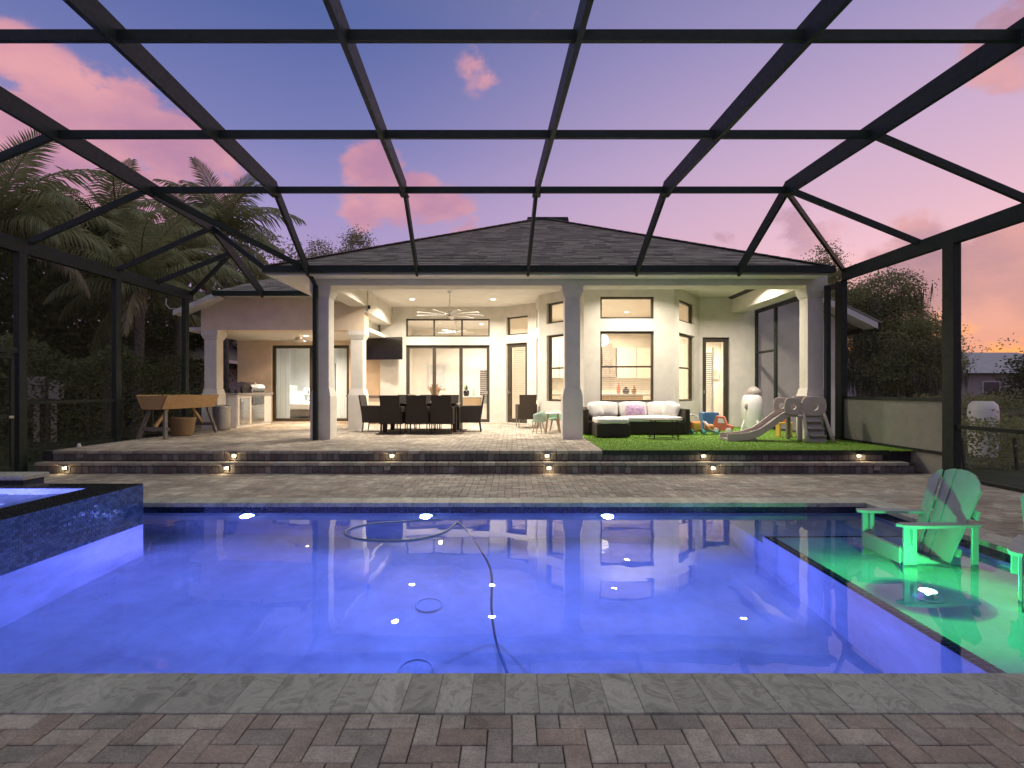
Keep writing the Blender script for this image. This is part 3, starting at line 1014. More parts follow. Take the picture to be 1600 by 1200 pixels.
def frame_at(p0, p1, u0, u1, z0, z1, kind='window', mull=(), rails=(), fw=.055, depth=.08, inset=.08, blind=None, mat=None, parent=None, handle=None, sill=True):
    """framed glazing set into an opening of the wall p0-p1; mull/rails are fractions of the opening"""
    p0, p1 = Vector((*p0, 0)), Vector((*p1, 0))
    d = (p1 - p0).normalized()
    ang = math.atan2(d.y, d.x)
    inn = Vector((-d.y, d.x, 0))
    o = p0 + d * u0 + inn * inset
    W, H = u1 - u0, z1 - z0
    mat = mat or M['win_frame']
    mtx = Matrix.Translation((o.x, o.y, z0)) @ Matrix.Rotation(ang, 4, 'Z')
    f = MB()
    f.box(.002, fw, 0, depth, .002, H - .002)
    f.box(W - fw, W - .002, 0, depth, .002, H - .002)
    f.box(fw, W - fw, 0, depth, .002, fw)
    f.box(fw, W - fw, 0, depth, H - fw, H - .002)
    for m_ in mull:
        f.box(W * m_ - fw * .55, W * m_ + fw * .55, .005, depth - .005, fw, H - fw)
    for r_ in rails:
        f.box(fw, W - fw, .012, depth - .012, H * r_ - fw * .4, H * r_ + fw * .4)
    fo = f.xf(mtx).build(kind, mat, parent or house, True)
    xs = [fw] + [W * m_ for m_ in mull] + [W - fw]
    zs = [fw] + [H * r_ for r_ in rails] + [H - fw]
    for i in range(len(xs) - 1):
        for j in range(len(zs) - 1):
            a, b = xs[i] + (fw * .55 if i else 0), xs[i + 1] - (fw * .55 if i < len(xs) - 2 else 0)
            c, e = zs[j] + (fw * .4 if j else 0), zs[j + 1] - (fw * .4 if j < len(zs) - 2 else 0)
            MB().quad((a, depth / 2, c), (b, depth / 2, c), (b, depth / 2, e), (a, depth / 2, e)).xf(mtx).build('pane', M['glass'], fo, True)
    if blind:
        z_lo, z_hi, pitch, tilt, bm = blind
        sb = MB()
        z = z_lo * H + fw
        while z < z_hi * H - fw:
            sb.bar((fw + .01, depth + .05, z), (W - fw - .01, depth + .05, z), .048, .003, (0, math.sin(R(tilt)), math.cos(R(tilt))))
            z += pitch
        for q in (.2, .8):
            sb.box(W * q - .004, W * q + .004, depth + .048, depth + .052, z_lo * H + fw, H - fw)
        so = sb.xf(mtx).build('blind_slats', bm, fo, True, kind='stuff')
    if handle:
        hx = W * handle
        MB().box(hx - .015, hx + .015, -.05, -.02, H * .36, H * .36 + .12).xf(mtx).build('handle', M['steel'], fo, True)
        MB().tube([(hx, -.001, H * .36 + .06), (hx, -.05, H * .36 + .06), (hx + .1 * (1 if handle < .5 else -1), -.05, H * .36 + .06)], .009, 8).xf(mtx).build('lever', M['steel'], fo, True)
    return fo


M['blind'] = leaf_mat('white_blind', (.78, .75, .70), (.82, .79, .74), .45)
M['inner'] = pbr('interior_paint', (.80, .75, .67), .8, .03, 3)
M['inner_cool'] = pbr('bedroom_paint', (.74, .76, .74), .8, .03, 3)
M['inner_floor'] = pbr('interior_tile_floor', (.42, .36, .29), .35, .1, 4)
CZ = 4.08
# ---- porch back walls, left to right
Wb = ((-9.1, 17.6), (-4.25, 17.6))
wall_run(*Wb, PZ - .05, 3.3, [(1.13, 3.70, PZ + .02, 2.90)], mat=M['stucco_tan'])
frame_at(*Wb, 1.13, 3.70, PZ + .02, 2.90, 'sliding_door', mull=(.5,), fw=.10, handle=.47)
MB().box(-4.24, -4.04, 17.301, 17.85, PZ, CZ).build('wall', WT, house, True)
MB().box(-4.335, -4.305, 14.73, 17.6, 3.10, CZ).build('wall', WT, house, True)
Wa = ((-4.24, 17.1), (-.27, 17.1))
wall_run(*Wa, PZ - .05, CZ, [(.82, 3.52, PZ + .02, 2.86), (.82, 3.52, 3.13, 3.71)])
frame_at(*Wa, .82, 3.52, PZ + .02, 2.86, 'sliding_door', mull=(.335, .655), fw=.10, handle=.97)
frame_at(*Wa, .82, 3.52, 3.13, 3.71, 'transom_window', mull=(.333, .667), fw=.045)
Wd = ((-.27, 17.1), (.72, 16.3))
wall_run(*Wd, PZ - .05, CZ, [(.10, .95, PZ + .02, 2.90), (.10, .98, 3.16, 3.74)])
frame_at(*Wd, .10, .95, PZ + .02, 2.90, 'glazed_door', fw=.13, blind=(0, 1, .062, 52, M['blind']), handle=.08)
frame_at(*Wd, .10, .98, 3.16, 3.74, 'transom_window', fw=.045)
Ws = ((.72, 16.3), (.75, 15.0))
wall_run(*Ws, PZ - .05, CZ, [(.3, 1.0, 1.10, 2.92), (.3, 1.0, 3.235, 3.81)])
frame_at(*Ws, .3, 1.0, 1.10, 2.92, rails=(.5,))
frame_at(*Ws, .3, 1.0, 3.235, 3.81)
Wl = ((.75, 15.0), (1.84, 13.6))
wall_run(*Wl, PZ - .05, CZ, [(.34, 1.44, 1.10, 2.92), (.34, 1.44, 3.235, 3.81)])
frame_at(*Wl, .34, 1.44, 1.10, 2.92, rails=(.5,), blind=(0, 1, .05, 0, M['blind']))
frame_at(*Wl, .34, 1.44, 3.235, 3.81)
Wc = ((1.84, 13.6), (4.15, 13.6))
wall_run(*Wc, PZ - .05, CZ, [(.42, 1.80, 1.10, 2.92), (.42, 1.80, 3.235, 3.81)])
frame_at(*Wc, .42, 1.80, 1.10, 2.92, rails=(.5,), blind=(0, 1, .05, -8, M['blind']))
frame_at(*Wc, .42, 1.80, 3.235, 3.81)
Wr = ((4.15, 13.6), (5.4, 15.3))
wall_run(*Wr, PZ - .05, CZ, [(.38, 1.69, 1.10, 2.92), (.38, 1.69, 3.235, 3.81)])
frame_at(*Wr, .38, 1.69, 1.10, 2.92, rails=(.5,), blind=(0, .5, .05, 0, M['blind']))
frame_at(*Wr, .38, 1.69, 3.235, 3.81)
We = ((5.4, 15.3), (7.0, 15.3))
wall_run(*We, PZ - .05, CZ, [(.09, .87, PZ + .02, 2.93)])
frame_at(*We, .09, .87, PZ + .02, 2.93, 'glazed_door', fw=.13, handle=.07)
# porch ceilings and interior shell
MB().box(-4.33, 6.75, 11.82, 18.0, CZ, CZ + .1).build('ceiling', M['ceiling'], house, True)
MB().box(-9.1, -3.98, 14.7, 17.6, 3.05, 3.15).build('ceiling', M['ceiling'], house, True)
# ---- columns
def column(xc, yf, ztop, wb=.43, mat=None):
    q = MB()
    hb_, hs, hc = wb / 2, .165, .225
    yc = yf + hb_
    prof = [(PZ - .02, hb_), (1.27, hb_), (1.44, hs + .012), (1.4405, hs), (ztop - .24, hs), (ztop - .2395, hs + .012), (ztop - .12, hc), (ztop, hc)]
    o = 0
    for z, h in prof:
        q.v += [(xc - h, yc - h, z), (xc + h, yc - h, z), (xc + h, yc + h, z), (xc - h, yc + h, z)]
    for i in range(len(prof) - 1):
        for k in range(4):
            a, b = i * 4 + k, i * 4 + (k + 1) % 4
            q.f.append((a, b, b + 4, a + 4))
    q.f += [(3, 2, 1, 0), tuple(len(q.v) - 4 + k for k in range(4))]
    q.build('column', mat or WT, house, True)
column(-4.115, 11.4, 3.65)
column(1.305, 11.4, 3.65)
column(6.54, 11.4, 3.65)
column(-4.195, 14.3, 3.02)
column(-8.145, 14.3, 3.02, mat=WT)
# ---- headers and beams
MB().box(-4.34, 6.77, 11.39, 11.83, 3.65, CZ + .02).build('porch_header', WT, house, True)
MB().box(-4.34, -3.9, 11.83, 14.3, 3.65, CZ + .02).build('side_beam', WT, house, True)
MB().box(6.33, 6.77, 11.83, 15.3, 3.65, CZ + .02).build('side_beam', WT, house, True)
MB().box(-4.3, -3.87, 14.3, 17.1, 3.5, CZ + .02).build('side_beam', WT, house, True)
MB().prism([(-8.37, 3.02), (-3.975, 3.02), (-3.975, CZ + .02), (-4.35, CZ + .02), (-4.35, 3.93), (-7.72, 3.93), (-8.37, 3.60)], 14.29, 14.72, 'y').build('porch_header', M['stucco_tan'], house, True)
# ---- eaves of the main roof
EX0, EX1, EY, EZR = -5.05, 6.52, 10.9, 3.92
MB().box(EX0 + .03, EX1 - .03, EY + .03, 11.388, 3.785, 3.80).build('soffit', M['white_trim'], house, True)
MB().box(EX0 + .03, -4.345, 11.39, 26, 3.785, 3.80).build('soffit', M['white_trim'], house, True)
f_ = MB()
f_.box(EX0, EX1, EY, EY + .025, 3.77, 3.90)
f_.box(EX0, EX0 + .025, EY + .026, 26, 3.77, 3.90)
f_.build('fascia', M['white_trim'], house, True)
MB().box(EX0 + .031, EX1 - .031, EY + .026, EY + .10, 3.765, 3.784).build('drip_trim', M['white_trim'], house, True)
MB().box(EX0 - .02, EX1 + .05, EY - .13, EY - .002, 3.80, 3.935).build('gutter', br, house, True)


def roof_plane(name, e0, e1, r0, r1, parent, tab=.33, course=.145):
    """shingled plane between eave e0-e1 and ridge r0-r1: overlapping tabs, laid course by course"""
    e0, e1, r0, r1 = map(Vector, (e0, e1, r0, r1))
    n = max(2, int(((r0 + r1) / 2 - (e0 + e1) / 2).length / course))
    nrm_ = (e1 - e0).cross(((r0 + r1) / 2) - e0).normalized()
    if nrm_.z < 0:
        nrm_ = -nrm_
    mb = MB()
    for k in range(n):
        t0, t1 = k / n, min(1, (k + 1.08) / n)
        a0, a1 = e0.lerp(r0, t0), e1.lerp(r1, t0)
        b0, b1 = e0.lerp(r0, t1), e1.lerp(r1, t1)
        L = (a1 - a0).length
        u = -rnd.random() * tab
        while u < L:
            w_ = tab * rnd.uniform(.55, 1.35)
            f0, f1 = max(0, u) / L, min(L, u + w_ - .004) / L
            if f1 > f0:
                lift = nrm_ * rnd.choice((.014, .014, .022))
                p, q_ = a0.lerp(a1, f0) + lift, a0.lerp(a1, f1) + lift
                s0, s1 = b0.lerp(b1, f0) + nrm_ * .002, b0.lerp(b1, f1) + nrm_ * .002
                mb.add([p, q_, s1, s0, p - lift * 1.2, q_ - lift * 1.2], [(0, 1, 2, 3), (4, 5, 1, 0)])
            u += w_
    ro = mb.build(name, M['shingle'], parent, True, fix=False, kind='stuff')
    return ro


RDG = (.95, 16.7, 6.80)
rz_ = MB()
rz_.add([(EX0, EY - .02, EZR), (EX1, EY - .02, EZR), RDG, (EX0, 27, EZR), (EX1, 27, EZR), (.95, 27, 6.8)], [(0, 1, 2), (0, 2, 5, 3), (1, 4, 5, 2), (3, 5, 4)])
roof = rz_.build('roof', pbr('roof_underlay', (.05, .05, .05), .9, .1, 5), house, True)
roof_plane('shingles', (EX0, EY - .03, EZR + .004), (EX1, EY - .03, EZR + .004), RDG, RDG, roof)
roof_plane('shingles', (EX0, 24, EZR + .004), (EX0, EY - .03, EZR + .004), (.95, 24, 6.804), RDG, roof)
roof_plane('shingles', (EX1, EY - .03, EZR + .004), (EX1, 24, EZR + .004), RDG, (.95, 24, 6.804), roof)
for a in ((EX0, EY - .03, EZR), (EX1, EY - .03, EZR)):
    a = Vector(a)
    b = Vector(RDG)
    hc = MB()
    for k in range(34):
        p, q_ = a.lerp(b, k / 34), a.lerp(b, (k + 1.1) / 34)
        hc.bar(p + Vector((0, 0, .03)), q_ + Vector((0, 0, .022)), .26, .015)
    hc.build('hip_cap', M['shingle'], roof, True, kind='stuff')
MB().prism([(.45, 6.62), (1.75, 6.62), (1.72, 6.74), (.48, 6.74)], 16.35, 16.75, 'y').build('ridge_vent', br, roof, True)
# ---- left wing eaves and roof
w2 = MB()
w2.add([(-8.85, 13.85, 3.50), (-7.72, 13.85, 3.98), (-6.6, 15.35, 4.72), (-4.3, 13.85, 3.98), (-4.3, 17, 4.72), (-8.85, 22, 3.50), (-6.6, 22, 4.72), (-4.3, 22, 4.72)],
       [(0, 1, 2, 6, 5), (1, 3, 4, 2), (2, 4, 7, 6)])
wing = w2.build('wing_roof', M['shingle'], house, True)
roof_plane('shingles', (-7.72, 13.84, 3.985), (-4.3, 13.84, 3.985), (-6.6, 15.35, 4.725), (-4.3, 15.35, 4.725), wing)
roof_plane('shingles', (-8.85, 22, 3.51), (-8.85, 13.84, 3.51), (-6.6, 22, 4.73), (-6.6, 15.35, 4.73), wing)
MB().box(-7.75, -4.3, 13.72, 13.85, 3.86, 3.98).build('gutter', br, wing, True)
MB().prism([(-8.85, 3.36), (-7.70, 3.85), (-7.70, 3.98), (-8.85, 3.49)], 13.855, 13.885, 'y').build('fascia', M['white_trim'], wing, True)
MB().box(-7.7, -4.3, 13.86, 14.285, 3.90, 3.915).build('soffit', M['white_trim'], wing, True)
MB().prism([(-8.83, 3.375), (-7.70, 3.86), (-7.70, 3.875), (-8.83, 3.39)], 13.886, 14.29, 'y').build('soffit', M['white_trim'], wing, True)
MB().tube([(-8.85, 13.6, 3.75), (-8.86, 13.6, 3.6), (-8.78, 13.62, 3.5), (-8.6, 13.7, 3.5)], .012, 6).build('cable', M['white_trim'], house, True)
wall_run((-9.1, 23), (-9.1, 17.8), -.05, 3.5, mat=M['stucco_tan'])
# ---- right wing: gabled wall beyond the screen
wall_run((7.02, 15.6), (9.75, 15.6), -.05, 3.42, mat=WT)
MB().prism([(7.02, 3.421), (9.75, 3.421), (7.02, 4.7)], 15.6, 15.8, 'y').build('gable_wall', WT, house, True)
wall_run((9.75, 15.6), (9.75, 24), -.05, 3.4, mat=WT)
MB().box(9.56, 9.76, 15.57, 15.598, -.05, 3.44).build('corner_trim', M['white_trim'], house, True)
MB().prism([(7.0, 4.78), (10.35, 3.15), (10.35, 3.33), (7.0, 4.96)], 15.02, 15.06, 'y').build('barge_board', M['white_trim'], house, True)
MB().prism([(7.0, 4.79), (10.33, 3.17), (10.33, 3.19), (7.0, 4.81)], 15.061, 15.6, 'y').build('soffit', M['white_trim'], house, True)
rw = MB().prism([(6.6, 5.17), (10.45, 3.29), (10.45, 3.34), (6.6, 5.22)], 15.0, 24, 'y').build('wing_roof', M['shingle'], house, True)
MB().box(10.36, 10.48, 15.05, 24, 3.12, 3.25).build('gutter', br, rw, True)

# ================================================================ interiors behind the glass
def room(name, x0, x1, y0, y1, z0, z1, mat):
    q = MB()
    q.quad((x0, y0, z0), (x1, y0, z0), (x1, y1, z0), (x0, y1, z0))
    fo = q.build('room_floor', M['inner_floor'], house, True)
    c = MB().box(x0, x1, y0, y1, z1, z1 + .05).build('room_ceiling', M['ceiling'], house, True)
    return fo
IL = M['inner']
# bedroom
room('bedroom', -8.9, -4.5, 17.8, 21.8, PZ + .005, 3.1, None)
MB().box(-8.9, -4.5, 21.8, 21.9, PZ, 3.1).build('room_wall', M['inner_cool'], house, True)
MB().box(-9.0, -8.9, 17.8, 21.9, PZ, 3.1).build('room_wall', M['inner_cool'], house, True)
MB().box(-4.5, -4.4, 17.8, 21.9, PZ, 3.1).build('room_wall', M['inner_cool'], house, True)
# living room and kitchen, one open space
MB().add([(-4.2, 17.3, PZ + .006), (-.2, 17.3, PZ + .006), (.85, 16.45, PZ + .006), (.95, 15.1, PZ + .006), (1.95, 13.8, PZ + .006), (4.05, 13.8, PZ + .006), (5.3, 15.5, PZ + .006), (5.3, 22.5, PZ + .006), (-4.2, 22.5, PZ + .006)],
         [tuple(range(9))]).build('room_floor', M['inner_floor'], house, True)
MB().add([(-4.2, 17.3, 4.0), (-.2, 17.3, 4.0), (.85, 16.45, 4.0), (.95, 15.1, 4.0), (1.95, 13.8, 4.0), (4.05, 13.8, 4.0), (5.3, 15.5, 4.0), (5.3, 22.5, 4.0), (-4.2, 22.5, 4.0)],
         [tuple(range(8, -1, -1))]).build('room_ceiling', M['ceiling'], house, True)
MB().box(-4.25, 5.35, 22.5, 22.6, PZ, 4.05).build('room_wall', IL, house, True)
MB().box(-4.3, -4.2, 17.31, 22.5, PZ, 4.05).build('room_wall', IL, house, True)
MB().box(5.3, 5.38, 15.55, 22.5, PZ, 4.05).build('room_wall', IL, house, True)
MB().box(-.1, .05, 18.9, 22.5, PZ, 4.05).build('room_wall', IL, house, True)
MB().box(.051, .98, 18.9, 19.0, PZ, 4.05).build('room_wall', IL, house, True)
# small laundry room behind the right door
room('laundry', 5.4, 6.9, 15.5, 17.6, PZ + .005, 3.3, None)
MB().box(5.4, 6.98, 17.6, 17.7, PZ, 3.3).build('room_wall', M['inner'], house, True)
MB().box(6.9, 6.98, 15.5, 17.59, PZ, 3.3).build('room_wall', M['inner'], house, True)
M['warm_lens'] = emitter('downlight_lens', (1.0, .86, .66), 16)


def downlight(x, y, z, watts, label, group=None, color=(1.0, .90, .76), spread=R(150), r=.075):
    t_ = thing('recessed_light', label, 'ceiling light', (x, y, z), 0, group)
    MB().lathe([(r + .025, 0), (r + .022, -.012), (r, -.010), (r, 0)], (0, 0, 0), 24, capb=False, capt=False).build('trim_ring', M['white_trim'], t_, smooth='auto')
    MB().lathe([(r, -.004), (r * .5, -.006), (0, -.006)], (0, 0, 0), 24, capb=False, capt=False).build('lens', M['warm_lens'], t_)
    lamp('downlight_lamp', 'AREA', (x, y, z - .02), watts, color, r * 2, target=(x, y, 0), parent=t_, spread=spread)
    return t_


PW = 122
downlight(-2.93, 15.6, CZ, PW, 'recessed ceiling light over the far side of the dining table', 'porch lights above the dining table')
downlight(-.56, 15.6, CZ, PW, 'recessed ceiling light over the porch floor by the sliding door', 'porch lights above the dining table')
downlight(-2.9, 13.15, CZ, PW, 'recessed ceiling light over the near side of the dining table', 'porch lights above the dining table')
downlight(-.5, 13.15, CZ, PW, 'recessed ceiling light between fan and middle column', 'porch lights above the dining table')
downlight(3.0, 12.55, CZ, 95, 'recessed ceiling light washing the wall over the sofa', 'porch lights above the artificial grass')
downlight(5.7, 13.06, CZ, PW, 'recessed ceiling light over the toys on the artificial grass', 'porch lights above the artificial grass')
downlight(-6.2, 16.0, 3.05, 120, 'added fill light in the outdoor kitchen ceiling', 'added fill lights of the outdoor kitchen', (1.0, .72, .46))  # unseen lamp added to brighten the dim wing porch
downlight(-2.6, 19.4, 4.0, 115, 'recessed light in the living room ceiling', 'indoor ceiling lights', (1.0, .91, .78))
downlight(-1.2, 20.8, 4.0, 110, 'recessed light deep in the living room ceiling', 'indoor ceiling lights', (1.0, .91, .78))
downlight(2.2, 18.6, 4.0, 125, 'recessed light in the kitchen ceiling', 'indoor ceiling lights', (1.0, .82, .58))
downlight(3.8, 17.6, 4.0, 125, 'recessed light over the kitchen counter', 'indoor ceiling lights', (1.0, .82, .58))
downlight(6.1, 16.4, 3.3, 81, 'recessed light in the laundry room ceiling', 'indoor ceiling lights', (1.0, .88, .70))
downlight(-6.6, 19.6, 3.1, 170, 'recessed light in the bedroom ceiling', 'indoor ceiling lights', (1.0, .95, .86))
downlight(.25, 17.6, 4.0, 75, 'added fill light just inside the angled glazed door', 'indoor ceiling lights', (1.0, .84, .62))  # lamp added to brighten the door blinds from behind
downlight(2.9, 15.0, 4.0, 56, 'recessed light in the breakfast nook ceiling', 'indoor ceiling lights', (1.0, .78, .50))

# ================================================================ porch furniture
def wicker(name, col, scale=55.0):
    m, t = new_mat(name)
    tc = t.n('ShaderNodeTexCoord').outputs['Object']
    wv = t.n('ShaderNodeTexWave', {'Vector': tc, 'Scale': scale, 'Distortion': 1.5, 'Detail': 2.0}, bands_direction='Z')
    wv2 = t.n('ShaderNodeTexWave', {'Vector': tc, 'Scale': scale * .7, 'Distortion': 1.0}, bands_direction='X')
    h = t.math('MULTIPLY', wv.outputs[1], wv2.outputs[1])
    c = t.mix(h, (*[k * .55 for k in col], 1), (*[min(1, k * 1.5) for k in col], 1))
    b = t.n('ShaderNodeBsdfPrincipled', {'Base Color': c, 'Roughness': .6, 'Specular IOR Level': .35})
    bp = t.n('ShaderNodeBump', {'Strength': .8, 'Distance': .006, 'Height': h})
    t.t.links.new(bp.outputs[0], b.inputs['Normal'])
    t.n('ShaderNodeOutputMaterial', {'Surface': b.outputs[0]})
    return m


def wood(name, c1, c2, scale=9.0, rough=.6):
    m, t = new_mat(name)
    tc = t.n('ShaderNodeTexCoord').outputs['Object']
    sv = t.n('ShaderNodeVectorMath', {0: tc, 1: (6.0, .8, 6.0)}, operation='MULTIPLY').outputs[0]
    n_1 = t.noise(sv, scale, 6.0, .65, .8)
    c = t.ramp(n_1, [(.3, c1), (.7, c2)])
    b = t.n('ShaderNodeBsdfPrincipled', {'Base Color': c, 'Roughness': rough})
    bp = t.n('ShaderNodeBump', {'Strength': .3, 'Distance': .004, 'Height': n_1})
    t.t.links.new(bp.outputs[0], b.inputs['Normal'])
    t.n('ShaderNodeOutputMaterial', {'Surface': b.outputs[0]})
    return m


M['wicker'] = wicker('dark_wicker', (.058, .046, .036))
M['wicker_brown'] = wicker('brown_wicker', (.085, .062, .042))
M['basket'] = wicker('tan_basket', (.38, .24, .11), 40)
M['cedar'] = wood('cedar', (.30, .17, .07), (.50, .31, .14))
M['grey_wood'] = wood('weathered_wood', (.10, .085, .075), (.20, .175, .15))
M['oak'] = wood('light_oak', (.40, .27, .15), (.55, .40, .24))
M['black'] = pbr('black_metal', (.012, .012, .012), .4, .1, 20, metallic=.2)
M['cushion'] = pbr('white_cushion', (.76, .73, .68), .9, .05, 5, bump=.25, bscale=200)
M['glass_top'] = pbr('dark_glass_top', (.02, .02, .02), .08, .05, 5, spec=.8)
M['paper'] = pbr('card', (.55, .45, .33), .8, .08, 30)
M['silver'] = pbr('stainless', (.55, .54, .52), .22, .06, 20, metallic=.95)
M['silver_dk'] = pbr('dark_stainless', (.20, .20, .20), .25, .1, 20, metallic=.9)


def pad(mb, x0, x1, y0, y1, z0, z1, puff=.03, n=6, seed=0):
    """soft cushion: a box whose faces swell"""
    rr = random.Random(seed)
    o = len(mb.v)
    bm = bmesh.new()
    bmesh.ops.create_cube(bm, size=1.0)
    bmesh.ops.subdivide_edges(bm, edges=bm.edges[:], cuts=n, use_grid_fill=True)
    cx_, cy_, cz_ = (x0 + x1) / 2, (y0 + y1) / 2, (z0 + z1) / 2
    dx_, dy_, dz_ = x1 - x0, y1 - y0, z1 - z0
    ph = [rr.uniform(0, 6) for _ in range(3)]
    for v in bm.verts:
        p = v.co * 2
        q = Vector(p)
        L = (abs(p.x) ** 9 + abs(p.y) ** 9 + abs(p.z) ** 9) ** (1 / 9)
        q = p / L
        f = Vector((q.x * dx_ / 2, q.y * dy_ / 2, q.z * dz_ / 2))
        b = (1 - abs(p.x) ** 2.5) * (1 - abs(p.y) ** 2.5) if abs(p.z) > .99 else 0
        c = (1 - abs(p.x) ** 2.5) * (1 - abs(p.z) ** 2.5) if abs(p.y) > .99 else 0
        f.z += math.copysign(puff * b, p.z)
        f.y += math.copysign(puff * c, p.y)
        f += Vector((0, math.sin(q.x * 5 + ph[0]) * .004, math.sin(q.x * 6 + q.y * 4 + ph[1]) * .004))
        v.co = f + Vector((cx_, cy_, cz_))
    bm.verts.index_update()
    mb.v += [tuple(v.co) for v in bm.verts]
    mb.f += [tuple(o + v.index for v in f.verts) for f in bm.faces]
    bm.free()
    return mb


def dining_chair(mat):
    """woven armchair; local front is +Y"""
    t_ = thing('dining_chair', 'x', 'chair')
    q = MB()
    q.add([(-.215, -.25, .24), (.215, -.25, .24), (.215, -.21, .24), (-.215, -.21, .24),
           (-.245, -.36, .93), (.245, -.36, .93), (.245, -.325, .93), (-.245, -.325, .93)],
          [(0, 1, 5, 4), (1, 2, 6, 5), (2, 3, 7, 6), (3, 0, 4, 7), (4, 5, 6, 7), (3, 2, 1, 0)])
    q.build('backrest', mat, t_)
    MB().bbox(-.215, .215, -.209, .25, .26, .42, .012).build('seat', mat, t_)
    pd = pad(MB(), -.20, .20, -.19, .235, .42, .47, .012, 4)
    pd.build('seat_pad', M['wicker_brown'] if mat is M['wicker'] else mat, t_, smooth=True)
    for s_ in (-1, 1):
        x0, x1 = sorted((s_ * .217, s_ * .27))
        MB().prism([(-.25, .24), (.25, .24), (.25, .62), (.20, .655), (-.29, .66)], x0, x1, 'x').build('armrest', mat, t_)
        for y, dy in ((.235, .0), (-.235, -.03)):
            MB().tube([(s_ * .235, y, .24), (s_ * .24, y + dy, 0)], .014, 6).build('leg', M['steel'] if mat is M['wicker_brown'] else M['black'], t_)
    return t_


table = thing('dining_table', 'long dark dining table surrounded by woven armchairs', 'table', (-2.28, 13.55, PZ))
MB().bbox(-.92, .92, -.48, .48, .70, .735, .006).build('tabletop', M['glass_top'], table)
MB().box(-.86, .86, -.42, .42, .62, .699).build('apron', M['wicker'], table)
for sx in (-1, 1):
    for sy in (-1, 1):
        MB().bbox(sx * .86 - .05, sx * .86 + .05, sy * .42 - .05, sy * .42 + .05, 0, .619, .006).build('leg', M['wicker'], table)
ch0 = dining_chair(M['wicker'])
CH = [(-2.90, 12.98, 0, 'woven armchair backed to the pool, at the planter end of the dining table'),
      (-2.28, 12.98, 0, 'middle woven armchair of the row backed to the pool at the dining table'),
      (-1.68, 12.98, 0, 'woven armchair backed to the pool, at the sofa end of the dining table'),
      (-3.50, 13.6, -90, 'woven armchair at the head of the dining table by the square column'),
      (-1.06, 13.6, 90, 'woven armchair at the head of the dining table toward the sofa'),
      (-2.90, 14.2, 180, 'woven armchair on the house side of the dining table under the television'),
      (-2.28, 14.2, 180, 'middle woven armchair on the house side of the dining table'),
      (-1.68, 14.2, 180, 'woven armchair on the house side of the dining table toward the glazed door')]
for i, (x, y, a, lab) in enumerate(CH):
    c = ch0 if i == 0 else copy_tree(ch0)
    c.location = (x, y, PZ)
    c.rotation_euler = (0, 0, R(a + rnd.uniform(-3, 3)))
    tag(c, lab, 'chair', 'woven armchairs around the dining table')
lc = dining_chair(M['wicker_brown'])
lc.location = (.40, 15.1, PZ)
lc.rotation_euler = (0, 0, R(8))
tag(lc, 'lone brown woven armchair standing by the glazed door with white shutters', 'chair')
M['rug'] = pbr('woven_rug', (.16, .11, .08), .95, .4, 25, col2=(.07, .05, .04), bump=.4, bscale=200)
rug = MB().bbox(-3.3, -1.2, 12.75, 14.4, PZ + .003, PZ + .015, .004).build('rug', M['rug'])
tag(rug, 'patterned brown rug under the dining table', 'rug')
for x, y, lab in ((-2.58, 13.35, 'upright tan card stand on the dining table beside the first pair of chairs'), (-1.98, 13.4, 'wide tan card stand on the dining table near its middle')):
    s_ = thing('table_stand', lab, 'table decor', (x, y, PZ + .736))
    wide = .055 if x < -2.2 else .075
    MB().bbox(-wide, wide, -.03, .03, 0, .05, .004).build('base', M['cushion'], s_)
    MB().bbox(-wide * .8, wide * .8, -.012, .012, .051, .22 if x < -2.2 else .15, .003).build('card', M['paper'], s_)

# console counter against the back wall, behind the dining set
cons = thing('console_counter', 'low dark topped console counter along the wall below the television', 'console', (-4.4, 16.8, PZ))
MB().bbox(-5.2, -3.5, 16.62, 17.05, 1.20, 1.245, .006).build('counter_top', M['grey_wood'], cons, True)
MB().box(-5.15, -3.55, 16.7, 17.04, PZ + .08, 1.199).build('cabinet', M['stucco_tan'], cons, True)
for k in range(3):
    MB().bbox(-5.12 + k * .525, -4.62 + k * .525, 16.68, 16.699, PZ + .12, 1.17, .003).build('door', M['stucco_tan'], cons, True)
# television on a swivel arm
tv_ = thing('television', 'flat black television on a swivel arm on the porch wall', 'television', (-4.02, 16.72, 2.72), R(-9))
MB().bbox(-.60, .60, -.03, .02, -.35, .35, .01).build('body', M['black'], tv_)
M['tv_screen'] = pbr('tv_glass', (.012, .011, .010), .16, .1, 3, spec=.6)
MB().box(-.585, .585, -.032, -.0305, -.335, .335).build('screen', M['tv_screen'], tv_)
MB().bar((0, .02, 0), (.15, .40, 0), .05, .06).build('arm', M['black'], tv_)


def fan(name, label, loc, rod, nb, L, mat, low=False):
    t_ = thing(name, label, 'ceiling fan', loc)
    if not low:
        MB().lathe([(.065, 0), (.06, -.05), (.02, -.07)], (0, 0, 0), 16).build('canopy', mat, t_, smooth='auto')
        MB().tube([(0, 0, -.05), (0, 0, -rod)], .013, 8).build('rod', mat, t_)
    MB().lathe([(.03, -rod + .06), (.07, -rod + .04), (.12, -rod - .02), (.125, -rod - .07), (.09, -rod - .11), (.0, -rod - .12)], (0, 0, 0), 20).build('motor', M['silver'] if not low else mat, t_, smooth='auto')
    bl = MB()
    bl.add([(.10, -.025, .004), (.45 * L, -.05, .016), (L, -.045, .010), (L, .045, -.010), (.45 * L, .05, -.016), (.10, .025, -.004)], [(0, 1, 2, 3, 4, 5)])
    me = bl.mesh('blade', False)
    for k in range(nb):
        o = link(me, 'blade', mat, t_)
        o.location = (0, 0, -rod - .05)
        o.rotation_euler = (0, 0, 2 * math.pi * (k + .3) / nb)
        o.modifiers.new('thickness', 'SOLIDIFY').thickness = .012
    return t_


